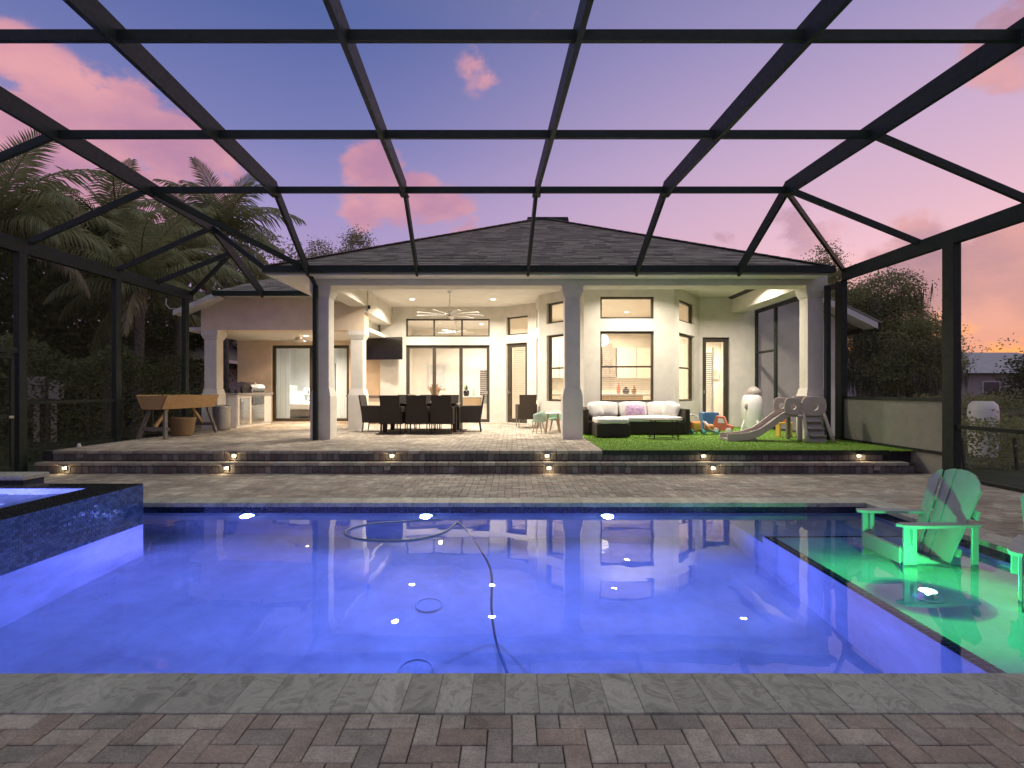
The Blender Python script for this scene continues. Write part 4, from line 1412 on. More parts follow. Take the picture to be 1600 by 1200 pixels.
fan('ceiling_fan', 'large white many bladed ceiling fan hanging over the dining table', (-1.68, 14.35, CZ), .58, 9, .92, M['white_trim'])
fan('ceiling_fan', 'small white flush ceiling fan in the outdoor kitchen porch', (-6.35, 15.8, 3.05), .10, 5, .55, M['white_trim'], True)
# small wall camera on the beam
tag(MB().bbox(-3.86, -3.80, 14.2, 14.28, 3.58, 3.68, .01).build('wall_camera', M['black']), 'tiny black camera fixed to the beam beside the porch ceiling', 'camera')

# ---------------------------------------------------------------- sectional sofa
sofa = thing('sectional_sofa', 'dark wicker sectional sofa with white cushions on the artificial grass', 'sofa', (2.9, 12.7, PZ + .004))
wk = M['wicker']
def sb_(name, *a, mat=wk, b=.012):
    return MB().bbox(*a, b).build(name, mat, sofa, True)
SZ0 = PZ + .03
sb_('base', 1.80, 4.04, 12.42, 13.22, SZ0, .66)
sb_('chaise_base', 1.86, 2.60, 11.66, 12.415, SZ0, .66)
sb_('backrest', 1.70, 4.12, 13.225, 13.36, SZ0, .98)
sb_('armrest', 1.66, 1.795, 12.40, 13.222, SZ0, .96)
sb_('armrest', 4.045, 4.16, 12.40, 13.222, SZ0, .96)
pad(MB(), 1.87, 2.60, 11.66, 12.55, .66, .78, .02, 6, 1).build('seat_cushion', M['cushion'], sofa, True, smooth=True)
pad(MB(), 2.62, 4.03, 12.42, 13.10, .66, .78, .02, 6, 2).build('seat_cushion', M['cushion'], sofa, True, smooth=True)
for i, (x0, x1) in enumerate(((1.86, 2.60), (2.63, 3.30), (3.32, 3.98))):
    q = pad(MB(), -(x1 - x0) / 2, (x1 - x0) / 2, -.075, .075, -.17, .17, .03, 6, 3 + i)
    q.xf(Matrix.Translation(((x0 + x1) / 2, 13.08, .93)) @ Matrix.Rotation(R(-14), 4, 'X'))
    q.build('back_cushion', M['cushion'], sofa, True, smooth=True)
def pillow(label, loc, rot, size, mat):
    q = pad(MB(), -size[0] / 2, size[0] / 2, -size[2] / 2, size[2] / 2, -size[1] / 2, size[1] / 2, size[2] * .3, 6, len(label))
    q.xf(Matrix.Rotation(R(rot[2]), 4, 'Z') @ Matrix.Rotation(R(rot[0]), 4, 'X') @ Matrix.Rotation(R(rot[1]), 4, 'Y'))
    o = q.build('pillow', mat, smooth=True)
    o.location = loc
    return tag(o, label, 'pillow')
M['purple'] = pbr('purple_pattern', (.30, .14, .32), .85, .3, 18, col2=(.62, .50, .60), detail=2)
pillow('purple patterned pillow leaning on the sofa back cushions', (2.98, 12.85, .90), (-18, 2, 3), (.46, .24, .11), M['purple'])
pillow('plump white pillow tilted in the corner of the sofa', (3.84, 12.82, .93), (-14, 16, -24), (.38, .33, .14), M['cushion'])
pillow('white pillow propped on the chaise corner of the sofa', (2.02, 12.86, .93), (-16, -10, 20), (.36, .32, .13), M['cushion'])
# coffee table
ct = thing('coffee_table', 'low black wire coffee table with thin oval top before the sofa', 'coffee table', (3.30, 11.55, PZ + .004))
MB().lathe([(.40, .40), (.405, .405), (.405, .415), (.40, .42)], (0, 0, 0), 32, 1.0, .72).build('tabletop', M['grey_wood'], ct, smooth='auto')
for k in range(4):
    a = R(45 + 90 * k)
    MB().tube([(.33 * math.cos(a), .24 * math.sin(a), .40), (.36 * math.cos(a), .26 * math.sin(a), .0)], .012, 6).build('leg', M['black'], ct)
MB().tube([(.345 * math.cos(t * math.pi / 12), .25 * math.sin(t * math.pi / 12), .05) for t in range(25)], .006, 6).build('lower_ring', M['black'], ct)

# ---------------------------------------------------------------- children's table and chairs
M['mint'] = pbr('mint_plastic', (.42, .58, .47), .4, .04, 6)
kt = thing('kids_table', 'small round white children\'s table with wooden legs beside the middle column', 'table', (1.02, 13.3, PZ))
MB().lathe([(.30, .47), (.31, .475), (.31, .49), (.30, .495)], (0, 0, 0), 28).build('tabletop', M['cushion'], kt, smooth='auto')
for k in range(4):
    a = R(45 + 90 * k)
    MB().tube([(.17 * math.cos(a), .17 * math.sin(a), .47), (.25 * math.cos(a), .25 * math.sin(a), 0)], [.018, .013], 8).build('leg', M['oak'], kt)
def kids_chair(loc, rz, lab):
    t_ = thing('kids_chair', lab, 'chair', loc, rz, 'mint children\'s chairs')
    q = MB()
    q.lathe([(.02, .27), (.13, .275), (.17, .30), (.185, .33)], (0, 0, 0), 20, capt=False)
    n = 12
    for i in range(n + 1):
        a = math.pi * (1.1 + .8 * i / n)
        for z in (.33, .45, .56 - .10 * abs(i / n - .5) * 2):
            r_ = .185 if z < .4 else .19
            q.v.append((r_ * math.cos(a), r_ * math.sin(a), z))
    o = len(q.v) - 3 * (n + 1)
    for i in range(n):
        for j in range(2):
            a = o + i * 3 + j
            q.f.append((a, a + 3, a + 4, a + 1))
    s_ = q.build('seat_shell', M['mint'], t_, smooth=True)
    s_.modifiers.new('thickness', 'SOLIDIFY').thickness = .012
    for k in range(4):
        a = R(45 + 90 * k)
        MB().tube([(.09 * math.cos(a), .09 * math.sin(a), .275), (.17 * math.cos(a), .17 * math.sin(a), 0)], [.015, .011], 8).build('leg', M['oak'], t_)
kids_chair((.66, 13.0, PZ), R(20), 'mint scoop children\'s chair pulled out toward the dining table')
kids_chair((1.10, 13.75, PZ), R(170), 'mint scoop children\'s chair tucked behind the small white table')

# ---------------------------------------------------------------- toys on the turf
G = PZ + .012
M['pl_beige'] = pbr('beige_plastic', (.50, .42, .36), .45, .04, 8)
M['pl_grey'] = pbr('grey_plastic', (.34, .30, .28), .45, .05, 8)
M['pl_white'] = pbr('white_plastic', (.76, .75, .73), .35, .03, 6)
M['pl_yellow'] = pbr('yellow_plastic', (.75, .50, .10), .4, .05, 8)
M['pl_red'] = pbr('red_plastic', (.62, .17, .10), .4, .06, 8)
M['pl_orange'] = pbr('orange_plastic', (.75, .28, .06), .4, .06, 8)
M['pl_teal'] = pbr('teal_plastic', (.10, .45, .42), .4, .06, 8)
M['pl_blue'] = pbr('blue_plastic', (.06, .20, .42), .35, .06, 8)
M['jug'] = pbr('blue_jug', (.12, .33, .48), .12, .1, 4, trans=.5)
slide = thing('play_slide', 'beige plastic play slide with grey chute and step ladder tower', 'slide', (5.5, 11.1, G))
# chute: curved trough from the tower down to the left
prof = [(5.86, .55), (5.70, .56), (5.52, .47), (5.30, .30), (5.08, .155), (4.85, .085), (4.60, .06), (4.42, .055)]
prof = [(x, z + PZ) for x, z in prof]
def ribbon(mb, y0, y1, dz0, dz1):
    o = len(mb.v)
    for x, z in prof:
        mb.v += [(x, y0, z + dz0), (x, y1, z + dz0), (x, y1, z + dz1), (x, y0, z + dz1)]
    for i in range(len(prof) - 1):
        for k in range(4):
            a, b = o + i * 4 + k, o + i * 4 + (k + 1) % 4
            mb.f.append((a, b, b + 4, a + 4))
    mb.f += [(o + 3, o + 2, o + 1, o), tuple(len(mb.v) - 4 + k for k in range(4))]
    return mb
ribbon(MB(), 10.93, 11.27, -.03, .0).build('chute', M['pl_grey'], slide, True, smooth='auto')
for y in (10.89, 11.271):
    ribbon(MB(), y, y + .04, -.05, .10).build('side_wall', M['pl_beige'], slide, True, smooth='auto')
MB().prism([(4.42, G), (5.10, G), (5.0, PZ + .09), (4.8, PZ + .06), (4.42, PZ + .02)], 10.95, 11.25, 'y').build('foot', M['pl_beige'], slide, True)
def holed_panel(x0, x1, z0, z1, y0, y1, hr):
    """rounded plastic panel with a round hole through it"""
    cx_, cz_, N = (x0 + x1) / 2, (z0 + z1) / 2, 28
    hw, hh = (x1 - x0) / 2, (z1 - z0) / 2
    q = MB()
    for k in range(N):
        a = 2 * math.pi * k / N
        c, s_ = math.cos(a), math.sin(a)
        e = (abs(c) ** 4.5 + abs(s_) ** 4.5) ** (-1 / 4.5)
        wob = 1 + .035 * math.cos(4 * a)
        for (u, v, y) in ((c * e * hw * wob, s_ * e * hh, y0 + .012), (c * e * hw * .93, s_ * e * hh * .93, y0), (c * hr * 1.12, s_ * hr * 1.12, y0), (c * hr, s_ * hr, y0 + .012), (c * hr, s_ * hr, y1 - .012),
                          (c * hr * 1.12, s_ * hr * 1.12, y1), (c * e * hw * .93, s_ * e * hh * .93, y1), (c * e * hw * wob, s_ * e * hh, y1 - .012)):
            q.v.append((cx_ + u, y, cz_ + v))
    for k in range(N):
        for j in range(8):
            a, b = k * 8 + j, k * 8 + (j + 1) % 8
            c, d = ((k + 1) % N) * 8 + (j + 1) % 8, ((k + 1) % N) * 8 + j
            q.f.append((a, b, c, d))
    return q.build('side_panel', M['pl_beige'], slide, True, smooth='auto')
for y in (10.84, 11.30):
    holed_panel(5.93, 6.42, PZ + .53, PZ + .93, y, y + .05, .085)
    holed_panel(5.58, 5.92, PZ + .55, PZ + .90, y + .01, y + .055, .06)
    MB().bbox(5.84, 5.94, y, y + .05, G, PZ + .538, .02).build('leg', M['pl_beige'], slide, True)
MB().bbox(5.86, 6.40, 10.892, 11.298, PZ + .50, PZ + .538, .008).build('platform', M['pl_grey'], slide, True)
for k in range(3):
    z = PZ + .12 + .14 * k
    MB().bbox(5.98, 6.30, 10.62 + .07 * k, 10.76 + .07 * k, z, z + .035, .008).build('step', M['pl_grey'], slide, True)
MB().add([(5.97, 10.64, G), (6.31, 10.64, G), (6.31, 10.88, PZ + .5), (5.97, 10.88, PZ + .5)], [(0, 1, 2, 3)]).build('ladder_back', M['pl_grey'], slide, True)
for x, dx in ((5.93, -.03), (6.35, .03)):
    MB().tube([(x + dx * 2, 10.58, G), (x + dx, 10.66, PZ + .22), (x, 10.80, PZ + .56), (x, 10.86, PZ + .60)], [.035, .035, .03, .025], 8).build('ladder_rail', M['pl_beige'], slide, True, smooth=True)
wr = thing('white_play_rocket', 'tall white rounded play tower with dark pointed cap behind the slide', 'toy', (6.28, 13.9, G))
MB().lathe([(.22, 0), (.23, .08), (.25, .25), (.265, .5), (.26, .72), (.23, .86), (.19, .92)], (0, 0, 0), 24).build('body', M['pl_white'], wr, smooth='auto')
MB().lathe([(.17, .921), (.185, .96), (.17, 1.04), (.11, 1.10), (.03, 1.14), (0, 1.145)], (.05, 0, 0), 20, capt=False).build('cap', M['pl_grey'], wr, smooth='auto')
for k in range(3):
    a = R(200 + 75 * k)
    MB().prism([(.20, 0), (.36, 0), (.34, .10), (.24, .30)], -.02, .02, 'y').xf(Matrix.Rotation(a, 4, 'Z')).build('fin', M['pl_white'], wr)
MB().lathe([(.06, 0), (.075, .01), (.06, .02)], (0, 0, 0), 16).xf(Matrix.Translation((-.20, -.16, .62)) @ Matrix.Rotation(R(90), 4, 'X')).build('porthole', M['pl_grey'], wr, smooth='auto')
jug = thing('water_jug', 'big translucent blue water jug standing by the wall near the slide', 'water jug', (6.55, 14.75, G))
MB().lathe([(.125, 0), (.135, .02), (.135, .13), (.128, .145), (.135, .16), (.135, .30), (.128, .315), (.135, .33), (.12, .38), (.04, .43), (.032, .47)], (0, 0, 0), 24).build('bottle', M['jug'], jug, smooth='auto')
MB().lathe([(.036, .471), (.036, .49), (.03, .495)], (0, 0, 0), 16).build('cap', M['pl_blue'], jug, smooth='auto')
tw = thing('toddler_walker', 'orange and yellow toddler push walker with white handle by the sofa arm', 'toy', (4.38, 12.7, G), R(25))
MB().bbox(-.15, .15, -.06, .06, .05, .30, .03).build('body', M['pl_orange'], tw)
MB().bbox(-.10, .10, -.075, -.061, .10, .26, .01).build('panel', M['pl_yellow'], tw)
MB().tube([(-.14, 0, .28), (-.15, .10, .42), (0, .13, .46), (.15, .10, .42), (.14, 0, .28)], .017, 8).build('handle', M['pl_white'], tw, smooth=True)
for sx in (-1, 1):
    for y in (-.06, .14):
        MB().lathe([(.05, -.02), (.06, 0), (.05, .02)], (0, 0, 0), 16).xf(Matrix.Translation((sx * .16, y, .06)) @ Matrix.Rotation(R(90), 4, 'Y')).build('wheel', M['pl_teal'], tw, smooth='auto')
ts = thing('toy_stroller', 'pale striped doll stroller lying between walker and red toy car', 'toy', (4.66, 12.5, G), R(-15))
MB().tube([(-.16, 0, .32), (.0, 0, .12), (.14, 0, .05)], .018, 8).build('frame', M['pl_beige'], ts, smooth=True)
MB().tube([(-.10, .14, .30), (.04, .14, .12), (.16, .14, .05)], .018, 8).build('frame', M['pl_white'], ts, smooth=True)
pad(MB(), -.12, .10, .02, .12, .10, .22, .02, 4, 5).build('seat', M['pl_orange'], ts, smooth=True)
for sx in (-.12, .14):
    MB().lathe([(.035, -.09), (.045, -.07), (.045, .07), (.035, .09)], (0, 0, 0), 14).xf(Matrix.Translation((sx, .07, .045)) @ Matrix.Rotation(R(90), 4, 'X')).build('wheel', M['pl_teal'], ts, smooth='auto')
tcar = thing('toy_car', 'small red ride on toy car with white wheels near the right glazed door', 'toy', (5.12, 12.9, G), R(-30))
MB().prism([(-.22, .07), (.22, .07), (.24, .18), (.10, .22), (.04, .40), (-.14, .42), (-.20, .24)], -.12, .12, 'y').build('body', M['pl_red'], tcar)
MB().prism([(-.02, .25), (.06, .25), (.02, .36), (-.09, .37), (-.10, .25)], -.123, .123, 'y').build('window', M['pl_white'], tcar)
for sx in (-.14, .15):
    for sy in (-1, 1):
        MB().lathe([(.05, -.025), (.07, -.015), (.07, .015), (.05, .025)], (0, 0, 0), 16).xf(Matrix.Translation((sx, sy * .135, .07)) @ Matrix.Rotation(R(90), 4, 'X')).build('wheel', M['pl_white'], tcar, smooth='auto')
bx_ = thing('toy_crate', 'blue plastic toy crate with a white stick standing before the right door', 'crate', (5.0, 13.5, G))
for (x0, x1, y0, y1) in ((-.2, .2, -.15, -.135), (-.2, .2, .135, .15), (-.2, -.185, -.134, .134), (.185, .2, -.134, .134)):
    MB().bbox(x0, x1, y0, y1, .0, .48, .004).build('side', M['pl_blue'], bx_)
MB().box(-.184, .184, -.134, .134, .01, .02).build('bottom', M['pl_blue'], bx_)
MB().tube([(-.1, 0, .02), (-.2, .02, .85)], .012, 8).build('stick', M['pl_white'], bx_)
pt = thing('toy_workbench', 'small yellow toy workbench tucked under the slide tower', 'toy', (6.12, 11.95, G))
MB().bbox(-.16, .16, -.1, .1, .28, .32, .01).build('top', M['pl_yellow'], pt)
for sx in (-.13, .13):
    MB().bbox(sx - .02, sx + .02, -.09, .09, 0, .279, .008).build('leg', M['pl_yellow'], pt)
MB().bbox(-.15, .15, .08, .1, .321, .52, .008).build('back', M['pl_beige'], pt)
MB().lathe([(.05, .322), (.06, .40), (.04, .47)], (.04, 0, 0), 14).build('lantern', M['pl_red'], pt, smooth='auto')

# ---------------------------------------------------------------- outdoor kitchen
isl = thing('outdoor_kitchen_island', 'white panelled outdoor kitchen island with stone counter and steel doors', 'kitchen island', (-7.95, 15.5, PZ))
IX = -7.66
MB().box(-8.30, IX, 14.78, 16.9, PZ, 1.27).build('cabinet', M['white_trim'], isl, True)
MB().bbox(-8.34, IX + .05, 14.73, 16.95, 1.27, 1.325, .008).build('counter_top', pbr('granite', (.30, .28, .27), .25, .2, 60), isl, True)
for y0, y1, z0, z1, mt in ((14.95, 15.45, .45, 1.18, 'silver'), (15.62, 16.35, .45, .93, 'silver'), (15.62, 16.35, .97, 1.23, 'silver_dk')):
    d_ = MB().bbox(IX + .001, IX + .035, y0, y1, z0, z1, .006).build('door', M[mt], isl, True)
    MB().tube([(IX + .06, y0 + .06, z1 - .1), (IX + .06, y0 + .06, z0 + .1)], .011, 8).build('handle', M['silver'], d_, True)
for y0, y1 in ((14.80, 14.90), (15.49, 15.58), (16.40, 16.86)):
    MB().bbox(IX + .001, IX + .02, y0, y1, .42, 1.22, .004).build('panel', M['white_trim'], isl, True)
grill = thing('barbecue_grill', 'stainless steel barbecue grill with domed hood set in the island', 'grill', (-7.95, 15.98, 1.326))
MB().bbox(-.33, .33, -.42, .42, 0, .10, .012).build('firebox', M['silver'], grill)
hd = MB()
pr = [(-.32, .101), (.33, .101), (.34, .16), (.28, .25), (.16, .31), (0, .33), (-.2, .30), (-.32, .2)]
hd.prism(pr, -.40, .40, 'y')
ho = hd.build('hood', M['silver'], grill)
MB().tube([(.37, -.33, .20), (.37, .33, .20)], .014, 8).build('handle', M['silver'], ho)
MB().lathe([(.04, 0), (.045, .008), (.03, .012)], (0, 0, 0), 16).xf(Matrix.Translation((.235, 0, .275)) @ Matrix.Rotation(R(55), 4, 'Y')).build('thermometer', M['pl_white'], ho)
for k in range(4):
    MB().lathe([(.028, 0), (.03, .02), (.022, .04)], (0, 0, 0), 14).xf(Matrix.Translation((.331, -.27 + .18 * k, .05)) @ Matrix.Rotation(R(90), 4, 'Y')).build('knob', M['silver_dk'], grill, smooth='auto')
for k, (y, h_) in enumerate(((14.95, .14), (15.15, .10), (15.32, .20))):
    s_ = MB().lathe([(.035, 0), (.04, .02), (.035, h_ * .7), (.015, h_ * .85), (.015, h_)], (-7.95 + .08 * k, y, 1.326), 14).build('bottle', M['tv_screen'], smooth='auto')
    tag(s_, ('short dark bottle standing beside the grill hood', 'squat dark jar standing on the island counter', 'tall dark bottle standing near the grill')[k] , 'bottle')
can = thing('metal_trash_can', 'ribbed galvanised trash can between planter and kitchen island', 'trash can', (-7.68, 14.05, PZ))
pr = []
for k in range(13):
    pr += [(.205 + .006 * k / 12 + (.006 if k % 2 else 0), .02 + .56 * k / 12)]
MB().lathe([(.19, 0)] + pr + [(.225, .59), (.225, .61)], (0, 0, 0), 28).build('body', M['steel'], can, smooth='auto')
MB().lathe([(.232, .611), (.228, .63), (.12, .66), (.0, .67)], (0, 0, 0), 28, capt=False).build('lid', M['steel'], can, smooth='auto')
# raised planter
pl = thing('raised_planter', 'long cedar trough planter on splayed weathered legs', 'planter', (-7.7, 12.35, PZ))
def board(a, b, c, d, name, mat):
    v = [Vector(p) for p in (a, b, c, d)]
    nn = (v[1] - v[0]).cross(v[3] - v[0]).normalized() * .022
    MB().add(v + [p + nn for p in v], [(0, 1, 2, 3), (7, 6, 5, 4), (0, 4, 5, 1), (1, 5, 6, 2), (2, 6, 7, 3), (3, 7, 4, 0)]).build(name, mat, pl, True)
Y0, Y1 = 11.35, 13.35
for s_, x0 in ((1, -7.5), (-1, -7.92)):
    for k in range(2):
        za, zb = 1.0 + .15 * k, 1.145 + .15 * k
        xa, xb = x0 + s_ * .12 * k / 2, x0 + s_ * .12 * (k + 1) / 2
        board((xa, Y0, za), (xa, Y1, za), (xb, Y1, zb), (xb, Y0, zb), 'side_board', M['cedar'])
for y in (Y0 + .02, Y1 - .02):
    MB().prism([(-7.90, .99), (-7.52, .99), (-7.405, 1.28), (-8.015, 1.28)], y - .012, y + .012, 'y').build('end_board', M['cedar'], pl, True)
MB().box(-7.95, -7.47, Y0 + .04, Y1 - .04, 1.19, 1.22).build('soil', M['joint'], pl, True)
for y in (11.55, 13.15):
    dy = -.18 if y < 12 else .18
    for s_, x in ((-1, -7.88), (1, -7.54)):
        MB().bar((x, y, .99), (x + s_ * .12, y + dy, PZ), .045, .09, (0, 1, 0)).build('leg', M['grey_wood'], pl, True)
    MB().bar((-8.0, y + dy * .55, PZ + .22), (-7.42, y + dy * .55, PZ + .22), .04, .07).build('stretcher', M['grey_wood'], pl, True)
    MB().bar((-7.71, y + dy * .5, PZ + .25), (-7.71, y - dy * 1.9, .985), .04, .07, (0, 1, 0)).build('brace', M['cedar'], pl, True)
M['herb'] = leaf_mat('herb_leaf', (.04, .09, .02), (.10, .17, .05))
hp = MB()
for k in range(14):
    y = rnd.uniform(Y0 + .15, Y1 - .1)
    for q in range(16):
        b = Vector((-7.7 + rnd.gauss(0, .08), y + rnd.gauss(0, .06), 1.21 + abs(rnd.gauss(0, .07)) + (.12 if y > 12.9 else 0)))
        a = Vector((rnd.gauss(0, 1), rnd.gauss(0, 1), rnd.gauss(.4, .6))).normalized() * .05
        c = a.cross(Vector((rnd.gauss(0, 1), rnd.gauss(0, 1), rnd.gauss(0, 1)))).normalized() * .02
        hp.add([b, b + a * .5 + c, b + a, b + a * .5 - c], [(0, 1, 2, 3)])
tag(hp.build('herb_plants', M['herb'], fix=False, kind='stuff'), 'sparse green herbs sprouting from the cedar trough planter', 'plants')
bk = thing('wicker_basket', 'tan woven basket with dark soil under the cedar planter', 'basket', (-7.66, 12.35, PZ))
MB().lathe([(.19, 0), (.22, .02), (.27, .36), (.285, .40), (.275, .42), (.25, .40), (.24, .33)], (0, 0, 0), 28).build('body', M['basket'], bk, smooth='auto')
MB().lathe([(.235, .331), (.1, .35), (0, .36)], (0, 0, 0), 16, capb=False, capt=False).build('soil', M['joint'], bk)

# ---------------------------------------------------------------- adirondack chairs on the tanning shelf
M['adir'] = pbr('pale_grey_resin', (.29, .32, .32), .45, .05, 5, bump=.1, bscale=90, coords='Object')


def adirondack():
    """local front is -Y, origin on the floor"""
    t_ = thing('adirondack_chair', 'x', 'chair')
    ad = M['adir']
    for i in range(5):     # seat slats, sloping back
        y0 = -.32 + i * .115
        z0 = .37 - i * .036
        MB().bbox(-.27, .27, -.052, .052, -.011, .011, .005).xf(Matrix.Translation((0, y0, z0)) @ Matrix.Rotation(R(-17), 4, 'X')).build('seat_slat', ad, t_)
    MB().bbox(-.285, .285, -.388, -.366, .25, .385, .006).build('seat_front', ad, t_)
    back_m = Matrix.Translation((0, .20, .22)) @ Matrix.Rotation(R(-24), 4, 'X')
    n = 5
    for i in range(n):     # fan of five wide back slats with a rounded crown
        u = (i - 2) / 2
        wb, wt_ = .098, .129
        xb, xt = u * .205, u * .268
        h = .86 - .17 * u * u
        hl, hr = .86 - .17 * (u - .23) ** 2 - .035 * max(0, -u - .6), .86 - .17 * (u + .23) ** 2 - .035 * max(0, u - .6)
        cur = .05 * u * u
        q = MB()
        crown = lambda x_: .63 + .22 * math.sqrt(max(0, 1 - (x_ / .345) ** 2))
        ol = [(xb - wb / 2, 0), (xb + wb / 2, 0)] + [(xt + wt_ * (.5 - k / 6), crown(xt + wt_ * (.5 - k / 6))) for k in range(7)]
        nn = len(ol)
        q.v = [(a, -cur, c) for a, c in ol] + [(a, -cur + .022, c) for a, c in ol]
        q.f = [tuple(range(nn)), tuple(range(2 * nn - 1, nn - 1, -1))] + [(k, k + nn, (k + 1) % nn + nn, (k + 1) % nn) for k in range(nn)]
        q.xf(back_m).build('back_slat', ad, t_)
    MB().bbox(-.26, .26, .023, .05, .10, .17, .004).xf(back_m).build('back_rail', ad, t_)
    MB().bbox(-.31, .31, .023, .055, .45, .53, .004).xf(back_m).build('back_rail', ad, t_)
    for s_ in (-1, 1):
        q = MB()     # paddle arm
        pts = [(.24, .30), (.30, .44), (.34, .44), (.37, .20), (.40, -.25), (.38, -.40), (.30, -.44), (.255, -.36)]
        q.prism([(s_ * a, b) for a, b in pts], .565, .588, 'z').build('armrest', ad, t_)
        MB().bbox(s_ * .315 - .014, s_ * .315 + .014, -.37, -.23, 0, .564, .005).build('front_leg', ad, t_)
        MB().bbox(s_ * .315 - .06, s_ * .315 + .06, -.31, -.285, .42, .563, .005).build('arm_bracket', ad, t_)
        MB().prism([(-.37, .27), (-.37, .38), (.22, .205), (.52, .07), (.60, 0), (.48, 0), (.15, .12)], s_ * .285 - .013, s_ * .285 + .013, 'x').build('rear_leg', ad, t_)
        MB().bbox(s_ * .31 - .012, s_ * .31 + .012, .36, .43, .12, .564, .004).build('arm_support', ad, t_)
    return t_


a1 = adirondack()
a1.location = (3.68, 4.86, SHZ)
a1.rotation_euler = (0, 0, R(-91))
a1.scale = (.88, .80, 1.05)
tag(a1, 'pale adirondack chair standing in shallow shelf water past the green light', 'chair', 'adirondack chairs in the pool')
a2 = copy_tree(a1)
a2.location = (4.03, 3.80, SHZ)
a2.rotation_euler = (0, 0, R(-45))
tag(a2, 'pale adirondack chair on the shelf nearer the front coping, glowing green', 'chair', 'adirondack chairs in the pool')

# ---------------------------------------------------------------- pool cleaner hose
M['hose'] = pbr('blue_grey_hose', (.13, .19, .25), .35, .1, 20)
def on_water(px, py, z=WZ):
    k = (CAMZ - z) * FPX / (py - HY)
    return Vector(((px - CX) * k / FPX, k, z))
hp_ = [(690, 812), (640, 815), (575, 820), (540, 831), (552, 841), (600, 846), (655, 843), (695, 832), (716, 818), (700, 812), (660, 811)]
hp_ += []
def spline(pts, n=8):
    out = []
    for i in range(len(pts) - 1):
        p0, p1, p2, p3 = pts[max(i - 1, 0)], pts[i], pts[i + 1], pts[min(i + 2, len(pts) - 1)]
        for k in range(n):
            t = k / n
            out.append(.5 * ((2 * p1) + (p2 - p0) * t + (2 * p0 - 5 * p1 + 4 * p2 - p3) * t * t + (3 * p1 - p0 - 3 * p2 + p3) * t ** 3))
    out.append(pts[-1])
    return out
h1 = [on_water(*p) + Vector((0, 0, .004)) for p in hp_[:9]]
h2 = [on_water(*p) for p in ((716, 817), (740, 842), (757, 862), (766, 880))]
hpts = spline(h1 + [on_water(738, 840) + Vector((0, 0, -.02)), on_water(760, 868) + Vector((0, 0, -.12))] + [Vector((*surf_to_floor(px, py, dep), WZ - dep)) for px, py, dep in ((768, 900, .5), (768, 950, 1.0), (775, 1000, 1.29), (790, 1045, 1.29), (800, 1075, 1.29))])
hs = MB().tube(hpts, .011, 8).build('cleaner_hose', M['hose'], smooth=True)
tag(hs, 'thin pale pool cleaner hose looping on the water and trailing to the bottom', 'hose')

# ---------------------------------------------------------------- things indoors
M['linen'] = pbr('white_linen', (.78, .77, .74), .9, .04, 6, bump=.2, bscale=40)
M['sheer'] = leaf_mat('sheer_curtain', (.74, .78, .76), (.78, .80, .78), .5)
bed = thing('bed', 'bed with white linen behind the bedroom sliding door', 'bed', (-7.6, 20.2, PZ + .01))
MB().bbox(-.95, 1.0, -1.0, 1.0, .12, .32, .02).build('frame', M['grey_wood'], bed)
pad(MB(), -.92, .98, -.98, .98, .321, .60, .03, 8, 4).build('mattress', M['linen'], bed, smooth=True)
MB().bbox(-1.04, -.96, -1.0, 1.0, .1, 1.25, .03).build('headboard', M['linen'], bed)
for k, y in enumerate((-.5, .05, .55)):
    pad(MB(), -.14, .14, -.25, .25, -.2, .2, .04, 5, k).xf(Matrix.Translation((-.72, y, .78)) @ Matrix.Rotation(R(-18), 4, 'Y')).build('pillow', M['linen'], bed, smooth=True)
nt = thing('bedside_table', 'small white bedside table next to the bed', 'bedside table', (-8.2, 21.4, PZ + .01))
MB().bbox(-.25, .25, -.2, .2, .05, .6, .01).build('cabinet', M['white_trim'], nt)
MB().bbox(-.27, .27, -.22, .22, .601, .63, .006).build('top', M['white_trim'], nt)
bl_ = thing('bedside_lamp', 'glowing white drum lamp on the bedside table', 'lamp', (-8.2, 21.4, PZ + .645))
MB().lathe([(.07, 0), (.08, .02), (.05, .12), (.02, .22)], (0, 0, 0), 16).build('base', M['cushion'], bl_, smooth='auto')
MB().lathe([(.19, .24), (.15, .5)], (0, 0, 0), 24, capb=False, capt=False).build('lamp_shade', emitter('lamp_shade_glow', (1.0, .93, .80), 3.2), bl_, smooth='auto')
def curtain(x0, x1, y, lab):
    q = MB()
    n = 40
    for i in range(n + 1):
        x = x0 + (x1 - x0) * i / n
        yy_ = y + .035 * math.sin(i * 1.35)
        q.v += [(x, yy_, PZ + .03), (x, yy_, 2.95)]
    q.f = [(2 * i, 2 * i + 2, 2 * i + 3, 2 * i + 1) for i in range(n)]
    tag(q.build('curtain', M['sheer'], smooth=True), lab, 'curtain', 'bedroom curtains')
curtain(-7.95, -7.50, 17.95, 'pale gathered curtain at the bed side of the bedroom sliding door')
curtain(-5.95, -5.42, 17.95, 'pale gathered curtain at the column side of the bedroom sliding door')
M['door_white'] = pbr('white_door', (.78, .78, .76), .4, .02, 4)
def picture(x, y, z, w_, h_, lab, mf, mc, along='x'):
    t_ = thing('framed_picture', lab, 'picture', (x, y, z))
    f = MB()
    for (a, b, c, d) in ((-w_ / 2, w_ / 2, -h_ / 2, -h_ / 2 + .05), (-w_ / 2, w_ / 2, h_ / 2 - .05, h_ / 2), (-w_ / 2, -w_ / 2 + .05, -h_ / 2 + .05, h_ / 2 - .05), (w_ / 2 - .05, w_ / 2, -h_ / 2 + .05, h_ / 2 - .05)):
        f.box(a, b, -.04, 0, c, d)
    f.build('frame', mf, t_)
    MB().box(-w_ / 2 + .05, w_ / 2 - .05, -.02, -.01, -h_ / 2 + .05, h_ / 2 - .05).build('canvas', mc, t_)
M['art'] = pbr('pale_abstract', (.66, .65, .64), .8, .12, 2.5)
